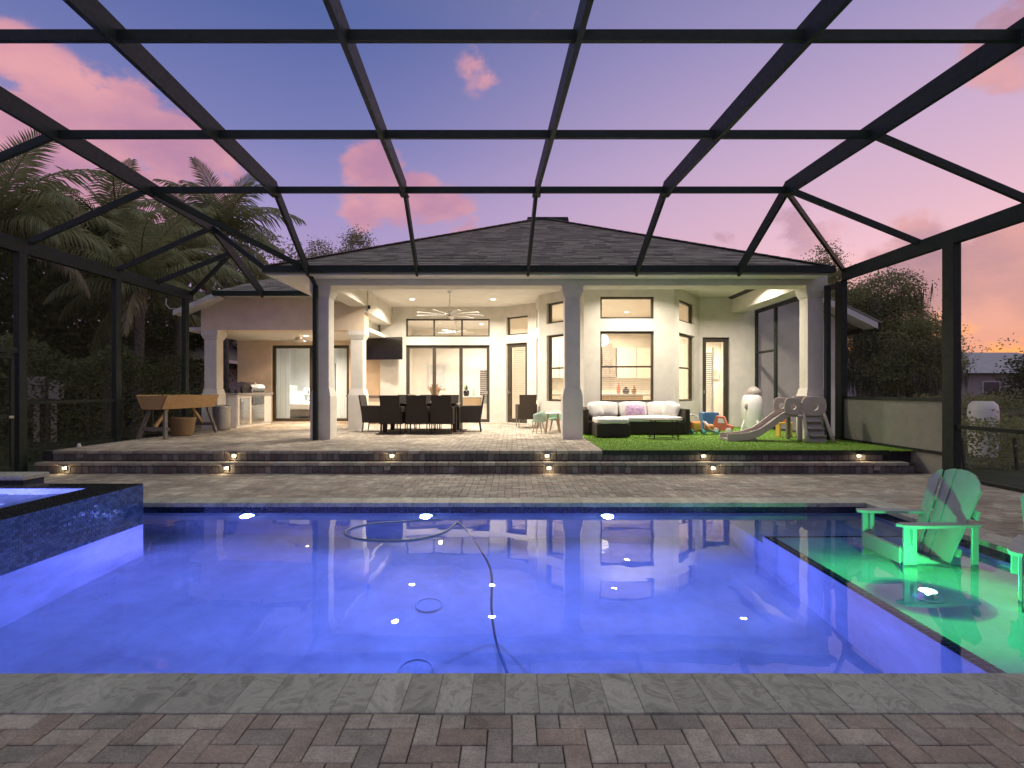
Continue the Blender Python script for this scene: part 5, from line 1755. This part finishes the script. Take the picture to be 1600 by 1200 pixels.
picture(-3.15, 22.47, 2.0, .75, 1.05, 'pale framed picture on the living room wall', M['cushion'], M['art'])
picture(-7.0, 21.77, 1.9, .5, 1.2, 'slim framed picture on the bedroom wall beside the lamp', M['grey_wood'], M['art'])
picture(6.72, 17.57, 1.95, .22, .34, 'little framed picture inside the laundry room door', M['cushion'], M['paper'])
lsofa = thing('living_room_sofa', 'white living room sofa seen from behind through the sliding door', 'sofa', (-2.6, 18.6, PZ + .01))
MB().bbox(-.85, .85, -.12, .12, .08, .82, .04).build('backrest', M['linen'], lsofa)
MB().bbox(-.85, .85, .121, .85, .08, .45, .03).build('seat', M['linen'], lsofa)
for sx in (-.93, .75):
    MB().bbox(sx + .0, sx + .18, -.10, .85, .08, .62, .03).xf(Matrix.Translation((.0 if sx < 0 else .10, 0, 0))).build('armrest', M['linen'], lsofa)
lct = thing('sofa_table', 'narrow white table standing behind the living room sofa', 'table', (-2.3, 18.05, PZ + .01))
MB().bbox(-.95, 1.35, -.16, .16, .80, .84, .006).build('top', M['white_trim'], lct)
for sx in (-.9, 1.3):
    MB().bbox(sx - .03, sx + .03, -.14, .14, 0, .799, .005).build('leg', M['white_trim'], lct)
MB().bbox(.55, 1.25, -.14, .14, .1, .798, .005).build('cabinet', M['oak'], lct)
M['clay'] = pbr('glazed_clay', (.34, .19, .09), .25, .3, 9)
va = thing('clay_vase', 'two handled brown clay vase on the sofa table', 'vase', (-2.62, 18.05, PZ + .851))
MB().lathe([(.09, 0), (.12, .04), (.17, .18), (.165, .28), (.11, .34), (.10, .36), (.125, .40)], (0, 0, 0), 22).build('body', M['clay'], va, smooth='auto')
for s_ in (-1, 1):
    MB().tube([(s_ * .15, 0, .30), (s_ * .21, 0, .33), (s_ * .19, 0, .22), (s_ * .165, 0, .20)], .014, 8).build('handle', M['clay'], va, smooth=True)
pp = thing('potted_plant', 'small dark potted plant on the sofa table', 'plant', (-1.55, 18.05, PZ + .851))
MB().lathe([(.07, 0), (.10, .05), (.11, .15), (.09, .20)], (0, 0, 0), 18).build('pot', M['tv_screen'], pp, smooth='auto')
q = MB()
for k in range(26):
    a, e = rnd.uniform(0, 6.28), rnd.uniform(.3, 1.3)
    d = Vector((math.cos(a) * math.cos(e), math.sin(a) * math.cos(e), math.sin(e))) * rnd.uniform(.14, .26)
    s_ = d.cross(Vector((0, 0, 1))).normalized() * .014
    q.add([Vector((0, 0, .19)), Vector((0, 0, .19)) + d * .55 + s_, Vector((0, 0, .19)) + d, Vector((0, 0, .19)) + d * .55 - s_], [(0, 1, 2, 3)])
q.build('leaves', M['herb'], pp, fix=False)
bv = MB().lathe([(.05, 0), (.065, .03), (.065, .15), (.03, .22), (.025, .30), (.035, .32)], (0, 0, 0), 18).build('bottle_vase', M['mint'], smooth='auto')
bv.location = (-1.28, 18.05, PZ + .851)
tag(bv, 'slender pale bottle vase beside the potted plant', 'vase')
sh = thing('shuttered_window', 'white plantation shutters on the living room back wall', 'window', (-1.0, 22.49, 1.55))
MB().box(-.42, .42, -.05, 0, -.8, -.72).box(-.42, .42, -.05, 0, .72, .8).box(-.42, -.36, -.05, 0, -.72, .72).box(.36, .42, -.05, 0, -.72, .72).build('frame', M['white_trim'], sh)
q = MB()
for k in range(18):
    q.bar((-.35, -.03, -.68 + k * .08), (.35, -.03, -.68 + k * .08), .07, .008, (0, .5, .8))
q.build('slats', M['white_trim'], sh, kind='stuff')
MB().box(-.35, .35, -.008, -.004, -.71, .71).build('night_pane', M['grey_wood'], sh)
fan('ceiling_fan', 'white ceiling fan in the living room behind the transom', (-2.1, 20.0, 4.0), .35, 5, .7, M['white_trim'])
# kitchen
M['cab'] = pbr('white_cabinet', (.78, .73, .64), .45, .03, 5)
kc = thing('kitchen_cabinets', 'white kitchen wall cabinets and counters behind the bay window', 'cabinets', (3.4, 19.2, PZ + .01))
MB().box(1.0, 5.29, 19.0, 19.6, PZ + .1, 1.25).build('base_cabinet', M['cab'], kc, True)
MB().bbox(.95, 5.29, 18.95, 19.6, 1.251, 1.30, .006).build('counter_top', M['art'], kc, True)
MB().box(.9, 5.29, 19.6, 19.7, PZ, 4.0).build('wall', M['inner'], kc, True)
for k in range(6):
    if k == 3:
        continue
    MB().bbox(1.02 + k * .70, 1.70 + k * .70, 19.25, 19.599, 1.85, 2.95, .006).build('wall_cabinet', M['cab'], kc, True)
for k in range(6):
    MB().bbox(1.03 + k * .70, 1.69 + k * .70, 18.98, 18.999, PZ + .14, 1.22, .006).build('door', M['cab'], kc, True)
hood = thing('range_hood', 'grey range hood above the kitchen counter', 'range hood', (3.47, 19.45, 1.9))
MB().prism([(-.32, 0), (.32, 0), (.30, .10), (.16, .45), (.16, 1.2), (-.16, 1.2), (-.16, .45), (-.30, .10)], -.22, .12, 'y').build('body', M['pl_grey'], hood)
ki = thing('kitchen_island', 'wooden kitchen island in front of the white cabinets', 'island', (3.0, 17.4, PZ + .01))
MB().bbox(-1.0, 1.2, -.4, .4, .05, .88, .01).build('body', M['oak'], ki)
MB().bbox(-1.08, 1.28, -.48, .48, .881, .93, .008).build('top', M['art'], ki)
for k, (x, y, h_, r_, mt) in enumerate(((2.35, 17.3, .30, .09, 'tv_screen'), (2.62, 17.4, .20, .07, 'grey_wood'), (3.45, 17.2, .34, .06, 'pl_red'), (3.72, 17.35, .22, .11, 'tv_screen'), (3.95, 17.2, .26, .08, 'clay'))):
    o = MB().lathe([(r_ * .7, 0), (r_, .03), (r_, h_ * .6), (r_ * .4, h_ * .8), (r_ * .45, h_)], (0, 0, 0), 16).build(('coffee_pot', 'canister', 'bottle', 'fruit_bowl', 'jar')[k], M[mt], smooth='auto')
    o.location = (x, y, PZ + .942)
    tag(o, ('dark coffee pot on the kitchen island', 'brown canister on the kitchen island by the coffee pot', 'slim red bottle on the kitchen island', 'wide dark bowl on the kitchen island', 'rounded clay jar at the end of the kitchen island')[k], ('pot', 'canister', 'bottle', 'bowl', 'jar')[k])
pdm = thing('pendant_lamp', 'big glowing white drum pendant hanging in the breakfast nook', 'pendant lamp', (2.42, 15.3, 4.0))
MB().tube([(0, 0, 0), (0, 0, -1.0)], .008, 6).build('cord', M['black'], pdm)
MB().lathe([(.12, -1.0), (.30, -1.02), (.36, -1.12), (.34, -1.26), (.20, -1.34), (0, -1.36)], (0, 0, 0), 26, capt=False).build('shade', emitter('pendant_glow', (1.0, .86, .62), 4.5), pdm, smooth='auto')
pb = thing('pendant_lamp', 'tiny glowing bulb pendant behind the upper bay window', 'pendant lamp', (2.62, 16.9, 4.0))
MB().tube([(0, 0, 0), (0, 0, -.35)], .006, 6).build('cord', M['black'], pb)
MB().lathe([(.02, -.35), (.07, -.40), (.07, -.46), (.0, -.52)], (0, 0, 0), 16, capt=False).build('bulb', emitter('bulb_glow', (1.0, .84, .58), 9), pb, smooth='auto')
am = thing('arched_mirror', 'tall dark framed arched mirror seen through the side bay window', 'mirror', (5.28, 18.2, 2.3))
pts = [(0, -.3 + 0, -.6), (0, -.3, .3)] + [(0, -.3 * math.cos(t * math.pi / 10), .3 + .3 * math.sin(t * math.pi / 10)) for t in range(11)] + [(0, .3, -.6), (0, -.3, -.6)]
MB().tube(pts, .022, 6).build('frame', M['black'], am)
MB().add([(-.012, p[1], p[2]) for p in pts[:-1]], [tuple(range(len(pts) - 1))]).build('glass', M['silver'], am)
# white shutter leaf in the laundry
ls = thing('louvre_panel', 'white louvred panel inside the right glazed door', 'shutter', (5.85, 15.75, PZ + .02))
q = MB()
for k in range(34):
    q.bar((-.24, 0, .15 + k * .06), (.08, 0, .15 + k * .06), .055, .008, (0, .5, .8))
q.build('slats', M['white_trim'], ls, kind='stuff')
MB().box(-.28, -.241, -.03, .03, 0, 2.3).box(.081, .12, -.03, .03, 0, 2.3).build('stile', M['white_trim'], ls)

# ================================================================ planting and the surroundings
M['frond'] = leaf_mat('palm_frond', (.18, .21, .10), (.28, .30, .15), .35)
M['frond_dry'] = leaf_mat('dry_palm_frond', (.20, .17, .10), (.28, .24, .15), .2)
M['bark'] = pbr('palm_bark', (.15, .135, .115), .9, .25, 14, bump=.8, bscale=30)
M['bark2'] = pbr('oak_bark', (.10, .085, .07), .95, .3, 10, bump=.8, bscale=20)
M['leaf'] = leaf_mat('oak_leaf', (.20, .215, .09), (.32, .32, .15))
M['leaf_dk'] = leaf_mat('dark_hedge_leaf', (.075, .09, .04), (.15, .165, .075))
M['moss'] = leaf_mat('spanish_moss', (.12, .12, .08), (.18, .175, .12))


def frond_mesh(a0, k, L, droop, seed):
    rr = random.Random(seed)
    mb = MB()
    n = 46
    pts, p, = [], Vector((0, 0, 0))
    for i in range(n + 1):
        t = i / n
        a = a0 - k * t ** 1.35
        pts.append((p.copy(), a))
        p += Vector((math.cos(a), 0, math.sin(a))) * (L / n)
    mb.tube([q[0] for q in pts[::5]] + [pts[-1][0]], [.035 * (1 - .85 * i / 10) for i in range(len(pts[::5]) + 1)], 5)
    for i in range(5, n):
        t = i / n
        c, a = pts[i]
        tan = Vector((math.cos(a), 0, math.sin(a)))
        up = Vector((-math.sin(a), 0, math.cos(a)))
        ln = L * .27 * (math.sin(math.pi * min(1, .16 + .80 * t)) ** .7) * rr.uniform(.85, 1.1)
        for s_ in (-1, 1):
            d = (Vector((0, s_, 0)) * (1 - .45 * t) + tan * (.35 + .7 * t) + up * .12 + Vector((0, 0, -droop * rr.uniform(.7, 1.3)))).normalized()
            d2 = (d + Vector((0, 0, -droop * 1.1 - .25))).normalized()
            m = c + d * ln * .5
            e = m + d2 * ln * .5
            w_ = tan * .030
            mb.add([c - w_ * .7, c + w_ * .7, m + w_, m - w_, e], [(0, 1, 2, 3), (3, 2, 4)])
    return mb.mesh('frond', False)


FR = [frond_mesh(R(80), .9, 2.9, .15, 1), frond_mesh(R(62), 1.35, 3.2, .35, 2), frond_mesh(R(42), 1.5, 3.3, .6, 3), frond_mesh(R(18), 1.5, 3.1, .9, 4), frond_mesh(R(-8), 1.25, 2.8, 1.1, 5)]


def palm(label, base, top, lean, scale=1.0, seed=0, counts=(3, 5, 7, 7, 4)):
    rr = random.Random(seed)
    t_ = thing('coconut_palm', label, 'palm tree', base, 0, 'coconut palms beyond the screen')
    h = top - base[2]
    pts = [(lean[0] * (k / 8) ** 1.7, lean[1] * (k / 8) ** 1.7, h * k / 8) for k in range(9)]
    mb = MB()
    zz = [Vector(p) for p in pts]
    rings, rad = [], []
    for i in range(8):
        for q in range(6):
            rings.append(zz[i].lerp(zz[i + 1], q / 6))
            rad.append((.17 - .06 * (i + q / 6) / 8) * (1.0 + (.06 if q % 2 else 0)))
    mb.tube(rings, rad, 10).build('trunk', M['bark'], t_, smooth=True)
    c = zz[-1]
    MB().lathe([(.10, -.5), (.17, -.2), (.15, .1), (.05, .35)], tuple(c), 12).build('crownshaft', M['frond_dry'], t_, smooth=True)
    k_ = 0
    for ring, n in enumerate(counts):
        off = rr.uniform(0, 6.28)
        for i in range(n):
            me = FR[ring] if ring < 4 or k_ % 2 else FR[4]
            o = link(me, 'frond', M['frond'], t_)
            if ring == 4 and i % 2:
                o.material_slots[0].link = 'OBJECT'
                o.material_slots[0].material = M['frond_dry']
            o.location = c + Vector((0, 0, .12 - .06 * ring))
            s_ = scale * rr.uniform(.88, 1.1)
            o.scale = (s_, s_, s_)
            o.rotation_euler = (rr.uniform(-.12, .12), rr.uniform(-.1, .1), off + 2 * math.pi * i / n + rr.uniform(-.2, .2))
            k_ += 1
    return t_


def on_ground(px, Y, z=-.06):
    return Vector(((px - CX) * Y / FPX, Y, z))


palm('coconut palm whose grey trunk stands beside a screen post, tallest crown', tuple(on_ground(168, 17.5)), 6.3, (.3, .0), 1.0, 3)
palm('coconut palm leaning against the frame edge with drooping tan fronds', tuple(on_ground(-40, 13.5)), 5.6, (.5, 0), .95, 5)
palm('coconut palm rising behind the wing roof corner', tuple(on_ground(352, 22.5)), 8.0, (-.1, 0), 1.05, 9, (4, 6, 7, 6, 2))
palm('low coconut palm with arching fronds over the screen eave', tuple(on_ground(215, 16.2)), 4.5, (.25, -.2), .95, 12, (2, 4, 6, 7, 3))
palm('coconut palm with pale fronds between the tall palm and the wing roof', tuple(on_ground(275, 20.0)), 6.1, (.2, 0), .95, 17, (3, 5, 6, 6, 4))


def leaf_cloud(mb, lobes, n, size, rr, flat_=.0):
    """leaf-sized faces gathered in clumps through a set of ellipsoid lobes"""
    tot = sum(l[3] * l[4] * l[5] for l in lobes)
    for (cx_, cy_, cz_, rx, ry, rz) in lobes:
        m = int(n * rx * ry * rz / tot)
        clumps = max(3, m // 26)
        for _ in range(clumps):
            d = Vector((rr.gauss(0, 1), rr.gauss(0, 1), rr.gauss(0, 1))).normalized()
            f = rr.uniform(.45, 1.08) ** .6
            c = Vector((cx_ + d.x * rx * f, cy_ + d.y * ry * f, cz_ + d.z * rz * f))
            cr = size * rr.uniform(1.2, 2.4)
            for _k in range(26):
                p = c + Vector((rr.gauss(0, cr), rr.gauss(0, cr), rr.gauss(0, cr * .6)))
                a = Vector((rr.gauss(0, 1), rr.gauss(0, 1), rr.gauss(0, .7))).normalized() * size * rr.uniform(.6, 1.2)
                b = a.cross(Vector((rr.gauss(0, 1), rr.gauss(0, 1), rr.gauss(0, 1)))).normalized() * size * .38
                o = len(mb.v)
                mb.v += [tuple(p - a * .5), tuple(p + b * .6), tuple(p + a * .5), tuple(p - b * .6)]
                mb.f.append((o, o + 1, o + 2, o + 3))


def tree(label, base, h, crown_r, n, size, seed, name='broadleaf_tree', trunk_r=.3, mat='leaf', group=None, low=.32, moss=0):
    rr = random.Random(seed)
    t_ = thing(name, label, 'tree', base, 0, group)
    tr = MB()
    ht = h * (low + .12)
    tr.tube([(0, 0, -.1), (.05 * trunk_r, 0, ht * .4), (rr.gauss(0, .3), rr.gauss(0, .3), ht)], [trunk_r * 1.25, trunk_r, trunk_r * .8], 10)
    lobes = []
    nl = 9
    for i in range(nl):
        a = 2 * math.pi * i / nl + rr.uniform(-.3, .3)
        rad = crown_r * rr.uniform(.35, .72)
        z = h * rr.uniform(low + .13, .84)
        c = Vector((math.cos(a) * rad, math.sin(a) * rad, z))
        r_ = crown_r * rr.uniform(.30, .46)
        lobes.append((c.x, c.y, c.z, r_ * 1.15, r_ * 1.15, r_ * .8))
        tr.tube([(0, 0, ht * .8), tuple(c * .5 + Vector((0, 0, ht * .5))), tuple(c)], [trunk_r * .5, trunk_r * .3, trunk_r * .08], 6)
    lobes.append((0, 0, h * .86, crown_r * .42, crown_r * .42, h * .14))
    lobes.append((0, 0, h * .62, crown_r * .55, crown_r * .55, h * .2))
    tr.build('trunk', M['bark2'], t_, smooth=True)
    cr = MB()
    leaf_cloud(cr, lobes, n, size, rr)
    cr.build('crown', M[mat], t_, fix=False)
    if moss:
        ms = MB()
        for _ in range(moss):
            l = rr.choice(lobes)
            d = Vector((rr.gauss(0, 1), rr.gauss(0, 1), -abs(rr.gauss(0, .7)))).normalized()
            p = Vector((l[0] + d.x * l[3], l[1] + d.y * l[4], l[2] + d.z * l[5]))
            for _k in range(10):
                q = p + Vector((rr.gauss(0, .25), rr.gauss(0, .25), rr.gauss(0, .2)))
                ln = rr.uniform(.6, 1.7)
                e = q + Vector((rr.gauss(0, .12), rr.gauss(0, .12), -ln))
                w_ = Vector((rr.gauss(0, 1), rr.gauss(0, 1), 0)).normalized() * .035
                ms.add([q - w_, q + w_, e], [(0, 1, 2)])
        ms.build('moss', M['moss'], t_, fix=False)
    return t_


tree('big spreading oak hung with grey moss behind the right wing', tuple(on_ground(1388, 33)), 8.8, 3.9, 60000, .18, 21, 'oak_tree', .45, low=.08, moss=300)
tree('smaller oak rising over the right end of the roof', tuple(on_ground(1292, 42)), 13.0, 2.6, 16000, .2, 22, 'oak_tree', .35, low=.4)
tree('round tree with full crown between oak and screen post', tuple(on_ground(1448, 36)), 5.2, 1.9, 12000, .17, 29, 'broadleaf_tree', .25, low=.15)
tree('tall dark tree left of the roof ridge, behind the palms', tuple(on_ground(415, 27)), 9.4, 3.2, 18000, .18, 23, 'broadleaf_tree', .35, low=.25)
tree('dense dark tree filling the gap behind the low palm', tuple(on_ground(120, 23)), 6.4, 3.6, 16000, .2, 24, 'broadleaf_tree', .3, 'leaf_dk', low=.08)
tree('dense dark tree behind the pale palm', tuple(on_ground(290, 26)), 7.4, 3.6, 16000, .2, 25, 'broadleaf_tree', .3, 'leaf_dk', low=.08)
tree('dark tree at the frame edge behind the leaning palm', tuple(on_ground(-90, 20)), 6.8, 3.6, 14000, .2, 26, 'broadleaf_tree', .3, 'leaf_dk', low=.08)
tree('small pale green tree peeking over the roof slope', tuple(on_ground(558, 46)), 15.6, 2.2, 20000, .2, 27, 'broadleaf_tree', .25, low=.55)
tree('low bushy tree over the roof left of the pale green tree', tuple(on_ground(500, 44)), 13.9, 2.6, 20000, .2, 28, 'broadleaf_tree', .25, low=.5)
tree('treetop just showing over the roof slope near the ridge', tuple(on_ground(640, 48)), 15.2, 1.6, 3000, .3, 30, 'broadleaf_tree', .2, low=.6)

tree('dark shrubby tree near the neighbouring metal roof', tuple(on_ground(1605, 30)), 3.4, 1.5, 4000, .2, 31, 'broadleaf_tree', .12, 'leaf_dk', low=.05)


def hedge(label, x0, x1, y0, y1, h, n, seed, mat='leaf_dk', size=.11):
    rr = random.Random(seed)
    t_ = thing('hedge', label, 'hedge', ((x0 + x1) / 2, (y0 + y1) / 2, -.06))
    mb = MB()
    for _ in range(n):
        x, y = rr.uniform(x0, x1), rr.uniform(y0, y1)
        z = h * (1 - rr.random() ** 2.2) + rr.gauss(0, .06)
        z = max(.02, z * (1 + .10 * math.sin(x * 1.7 + y * 2.3)))
        p = Vector((x - (x0 + x1) / 2, y - (y0 + y1) / 2, z))
        a = Vector((rr.gauss(0, 1), rr.gauss(0, 1), rr.gauss(0, .8))).normalized() * size
        b = a.cross(Vector((rr.gauss(0, 1), rr.gauss(0, 1), rr.gauss(0, 1)))).normalized() * size * .4
        mb.add([p - a * .5, p + b * .6, p + a * .5, p - b * .6], [(0, 1, 2, 3)])
    mb.build('foliage', M[mat], t_, fix=False)
    st_ = MB()
    for k in range(max(2, int(max(x1 - x0, y1 - y0) / 1.0))):
        u = (k + .5) / max(2, int(max(x1 - x0, y1 - y0) / 1.0)) - .5
        st_.tube([((x1 - x0) * u, (y1 - y0) * u, 0), ((x1 - x0) * u * 1.01, (y1 - y0) * u, h * .75)], .03, 5)
    st_.build('stems', M['bark2'], t_, kind='stuff')


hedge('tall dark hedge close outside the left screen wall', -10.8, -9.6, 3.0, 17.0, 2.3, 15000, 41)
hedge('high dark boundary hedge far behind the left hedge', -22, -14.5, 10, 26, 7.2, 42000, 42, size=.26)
hedge('clipped green hedge beyond the right screen, behind the white dome', 10.4, 26, 13.2, 14.2, 1.22, 13000, 43, 'leaf', .09)
hedge('low clipped hedge in front of the white dome', 7.7, 22, 9.6, 10.6, .80, 14000, 44, 'leaf', .08)

# white dome-shaped planter between the hedges
dm = thing('white_urn_planter', 'big white rounded planter with sparse plants between right hedges', 'planter', tuple(P(1536, 660, 11.8)))
dm.location.z = -.06
MB().lathe([(.24, 0), (.27, .30), (.275, 1.0), (.25, 1.14), (.18, 1.22)], (0, 0, 0), 26).build('body', M['pl_white'], dm, smooth='auto')
q = MB()
for k in range(60):
    a = rnd.uniform(0, 6.28)
    b = Vector((rnd.gauss(0, .13), rnd.gauss(0, .08), 1.22))
    d = Vector((rnd.gauss(0, .05), rnd.gauss(0, .05), rnd.uniform(.05, .16)))
    s_ = Vector((math.cos(a), math.sin(a), 0)) * .02
    q.add([b, b + d * .5 + s_, b + d, b + d * .5 - s_], [(0, 1, 2, 3)])
q.build('plants', M['leaf'], dm, fix=False)

# ---------------------------------------------------------------- neighbours
M['nwall'] = pbr('neighbour_stucco', (.42, .38, .33), .85, .06, 2)
M['metal_roof'] = pbr('pale_metal_roof', (.34, .37, .40), .45, .06, 2, metallic=.3)
M['dark_glass'] = pbr('dark_window_glass', (.02, .025, .03), .08, .05, 3, spec=.7)
nb = thing('neighbour_house', 'grey neighbouring house with pale metal roof beyond the hedges', 'house', (33, 46, -.06))
def nbox(name, x0, x1, y0, y1, z0, z1, m=None, par=None):
    return MB().box(x0, x1, y0, y1, z0, z1).build(name, M[m] if m else M['nwall'], par or nb, True)
nbox('wall', 29, 52, 45, 56, -.06, 2.9)
MB().add([(28.4, 44.3, 2.85), (52.6, 44.3, 2.85), (48, 50.5, 5.0), (33, 50.5, 5.0), (28.4, 56.7, 2.85), (52.6, 56.7, 2.85)], [(0, 1, 2, 3), (3, 2, 5, 4), (0, 3, 4), (1, 5, 2)]).build('roof', M['metal_roof'], nb, True)
for k in range(4):
    x = 31 + k * 4.4
    wn = nbox('window', x, x + 1.5, 44.93, 44.99, .9, 2.2, 'white_trim')
    nbox('pane', x + .1, x + 1.4, 44.90, 44.925, 1.0, 2.1, 'dark_glass', wn)
gh = thing('garden_house', 'low garden house with flat pale roof behind the black fence', 'building', (29, 42, -.06))
a0, b0 = P(1362, 610, 38), P(1470, 610, 38)
MB().box(a0.x, b0.x, 38, 43, -.06, 2.2).build('wall', M['nwall'], gh, True)
MB().box(a0.x - .5, b0.x + .6, 37.3, 43.5, 2.21, 2.5).build('roof', M['metal_roof'], gh, True)
for px0, px1, z0, z1, nm in ((1376, 1388, .0, 1.6, 'window'), (1395, 1402, -.05, 1.95, 'door'), (1418, 1427, .1, 1.9, 'window'), (1436, 1443, .1, 1.8, 'window')):
    f = MB().box(P(px0, 600, 38).x - .1, P(px1, 600, 38).x + .1, 37.93, 37.995, z0 - .05, z1 + .08).build(nm, M['white_trim'], gh, True)
    MB().box(P(px0, 600, 38).x, P(px1, 600, 38).x, 37.9, 37.925, z0, z1).build('pane', M['dark_glass'], f, True)
pw = thing('white_shed', 'small white shed beside the garden house', 'shed', tuple(on_ground(1348, 36)))
MB().box(-1.1, 1.0, -1, 1, 0, 1.75).build('wall', M['pl_white'], pw)
MB().prism([(-1.3, 1.751), (1.2, 1.751), (1.0, 2.05), (-1.1, 2.05)], -1.2, 1.2, 'y').build('roof', M['metal_roof'], pw)
MB().box(-.3, .4, -1.04, -1.002, .0, 1.5).build('door', M['nwall'], pw)
fe = thing('iron_fence', 'black iron picket fence in front of the garden house', 'fence', tuple(on_ground(1400, 31)))
fx0, fx1 = on_ground(1318, 31).x - on_ground(1400, 31).x, on_ground(1464, 31).x - on_ground(1400, 31).x
for z in (.15, 1.0):
    MB().box(fx0, fx1, -.015, .015, z, z + .05).build('rail', M['black'], fe)
k_me = MB().box(-.012, .012, -.012, .012, .02, 1.12).mesh('picket')
nk = int((fx1 - fx0) / .14)
for k in range(nk):
    o = link(k_me, 'picket', M['black'], fe)
    o.location = (fx0 + .07 + k * .14, -.03, 0)
for k in range(4):
    x = fx0 + (fx1 - fx0) * k / 3
    MB().box(x - .05, x + .05, -.05, .05, 0, 1.35).build('post', M['black'], fe)
# left neighbour, dark behind the palms
ln = thing('left_neighbour_house', 'dark neighbouring house with low eave behind the left hedges', 'house', (-19, 25, -.06))
MB().box(-26, -13.4, 24, 34, -.06, 2.9).build('wall', M['nwall'], ln, True)
MB().add([(-26.7, 23.2, 2.75), (-12.7, 23.2, 2.75), (-16, 29, 4.9), (-23, 29, 4.9), (-26.7, 34.7, 2.75), (-12.7, 34.7, 2.75)], [(0, 1, 2, 3), (3, 2, 5, 4), (0, 3, 4), (1, 5, 2)]).build('roof', M['shingle'], ln, True)
MB().box(-12.75, -12.68, 23.2, 34.7, 2.62, 2.76).build('fascia', M['white_trim'], ln, True)
for px, lab in ((57, 'taller pale utility box behind the left screen'), (84, 'shorter pale utility box behind the left screen')):
    c = P(px, 604, 15.0)
    ub = thing('utility_box', lab, 'utility box', (c.x, 15.0, -.06))
    MB().bbox(-.2, .2, -.12, .12, 1.2, 1.85 if px == 57 else 1.75, .01).build('cabinet', M['nwall'], ub)
    MB().box(-.05, .05, -.04, .04, 0, 1.199).build('stand', M['nwall'], ub)
# small garden light on the left edge of the patio
gl_ = thing('garden_spike', 'small pale spike light at the left edge of the patio', 'garden light', (-8.15, 10.0, .0))
MB().tube([(0, 0, 0), (0, 0, .30)], .012, 6).build('stem', M['steel'], gl_)
MB().lathe([(.03, .301), (.035, .36), (.02, .40)], (0, 0, 0), 12).build('head', M['pl_white'], gl_, smooth='auto')
# far tree line, one mass at the horizon
rr = random.Random(77)
ft = MB()
lob = []
for k in range(70):
    a = R(-62 + 124 * k / 69)
    D = rr.uniform(120, 150)
    h_ = rr.uniform(6, 11)
    lob.append((math.sin(a) * D, math.cos(a) * D, h_ * .5, rr.uniform(4, 7), 4, h_ * .55))
leaf_cloud(ft, lob, 26000, .55, rr)
o = ft.build('far_tree_line', M['leaf'], fix=False, kind='stuff')
tag(o, 'distant dark tree line along the horizon', 'tree line')
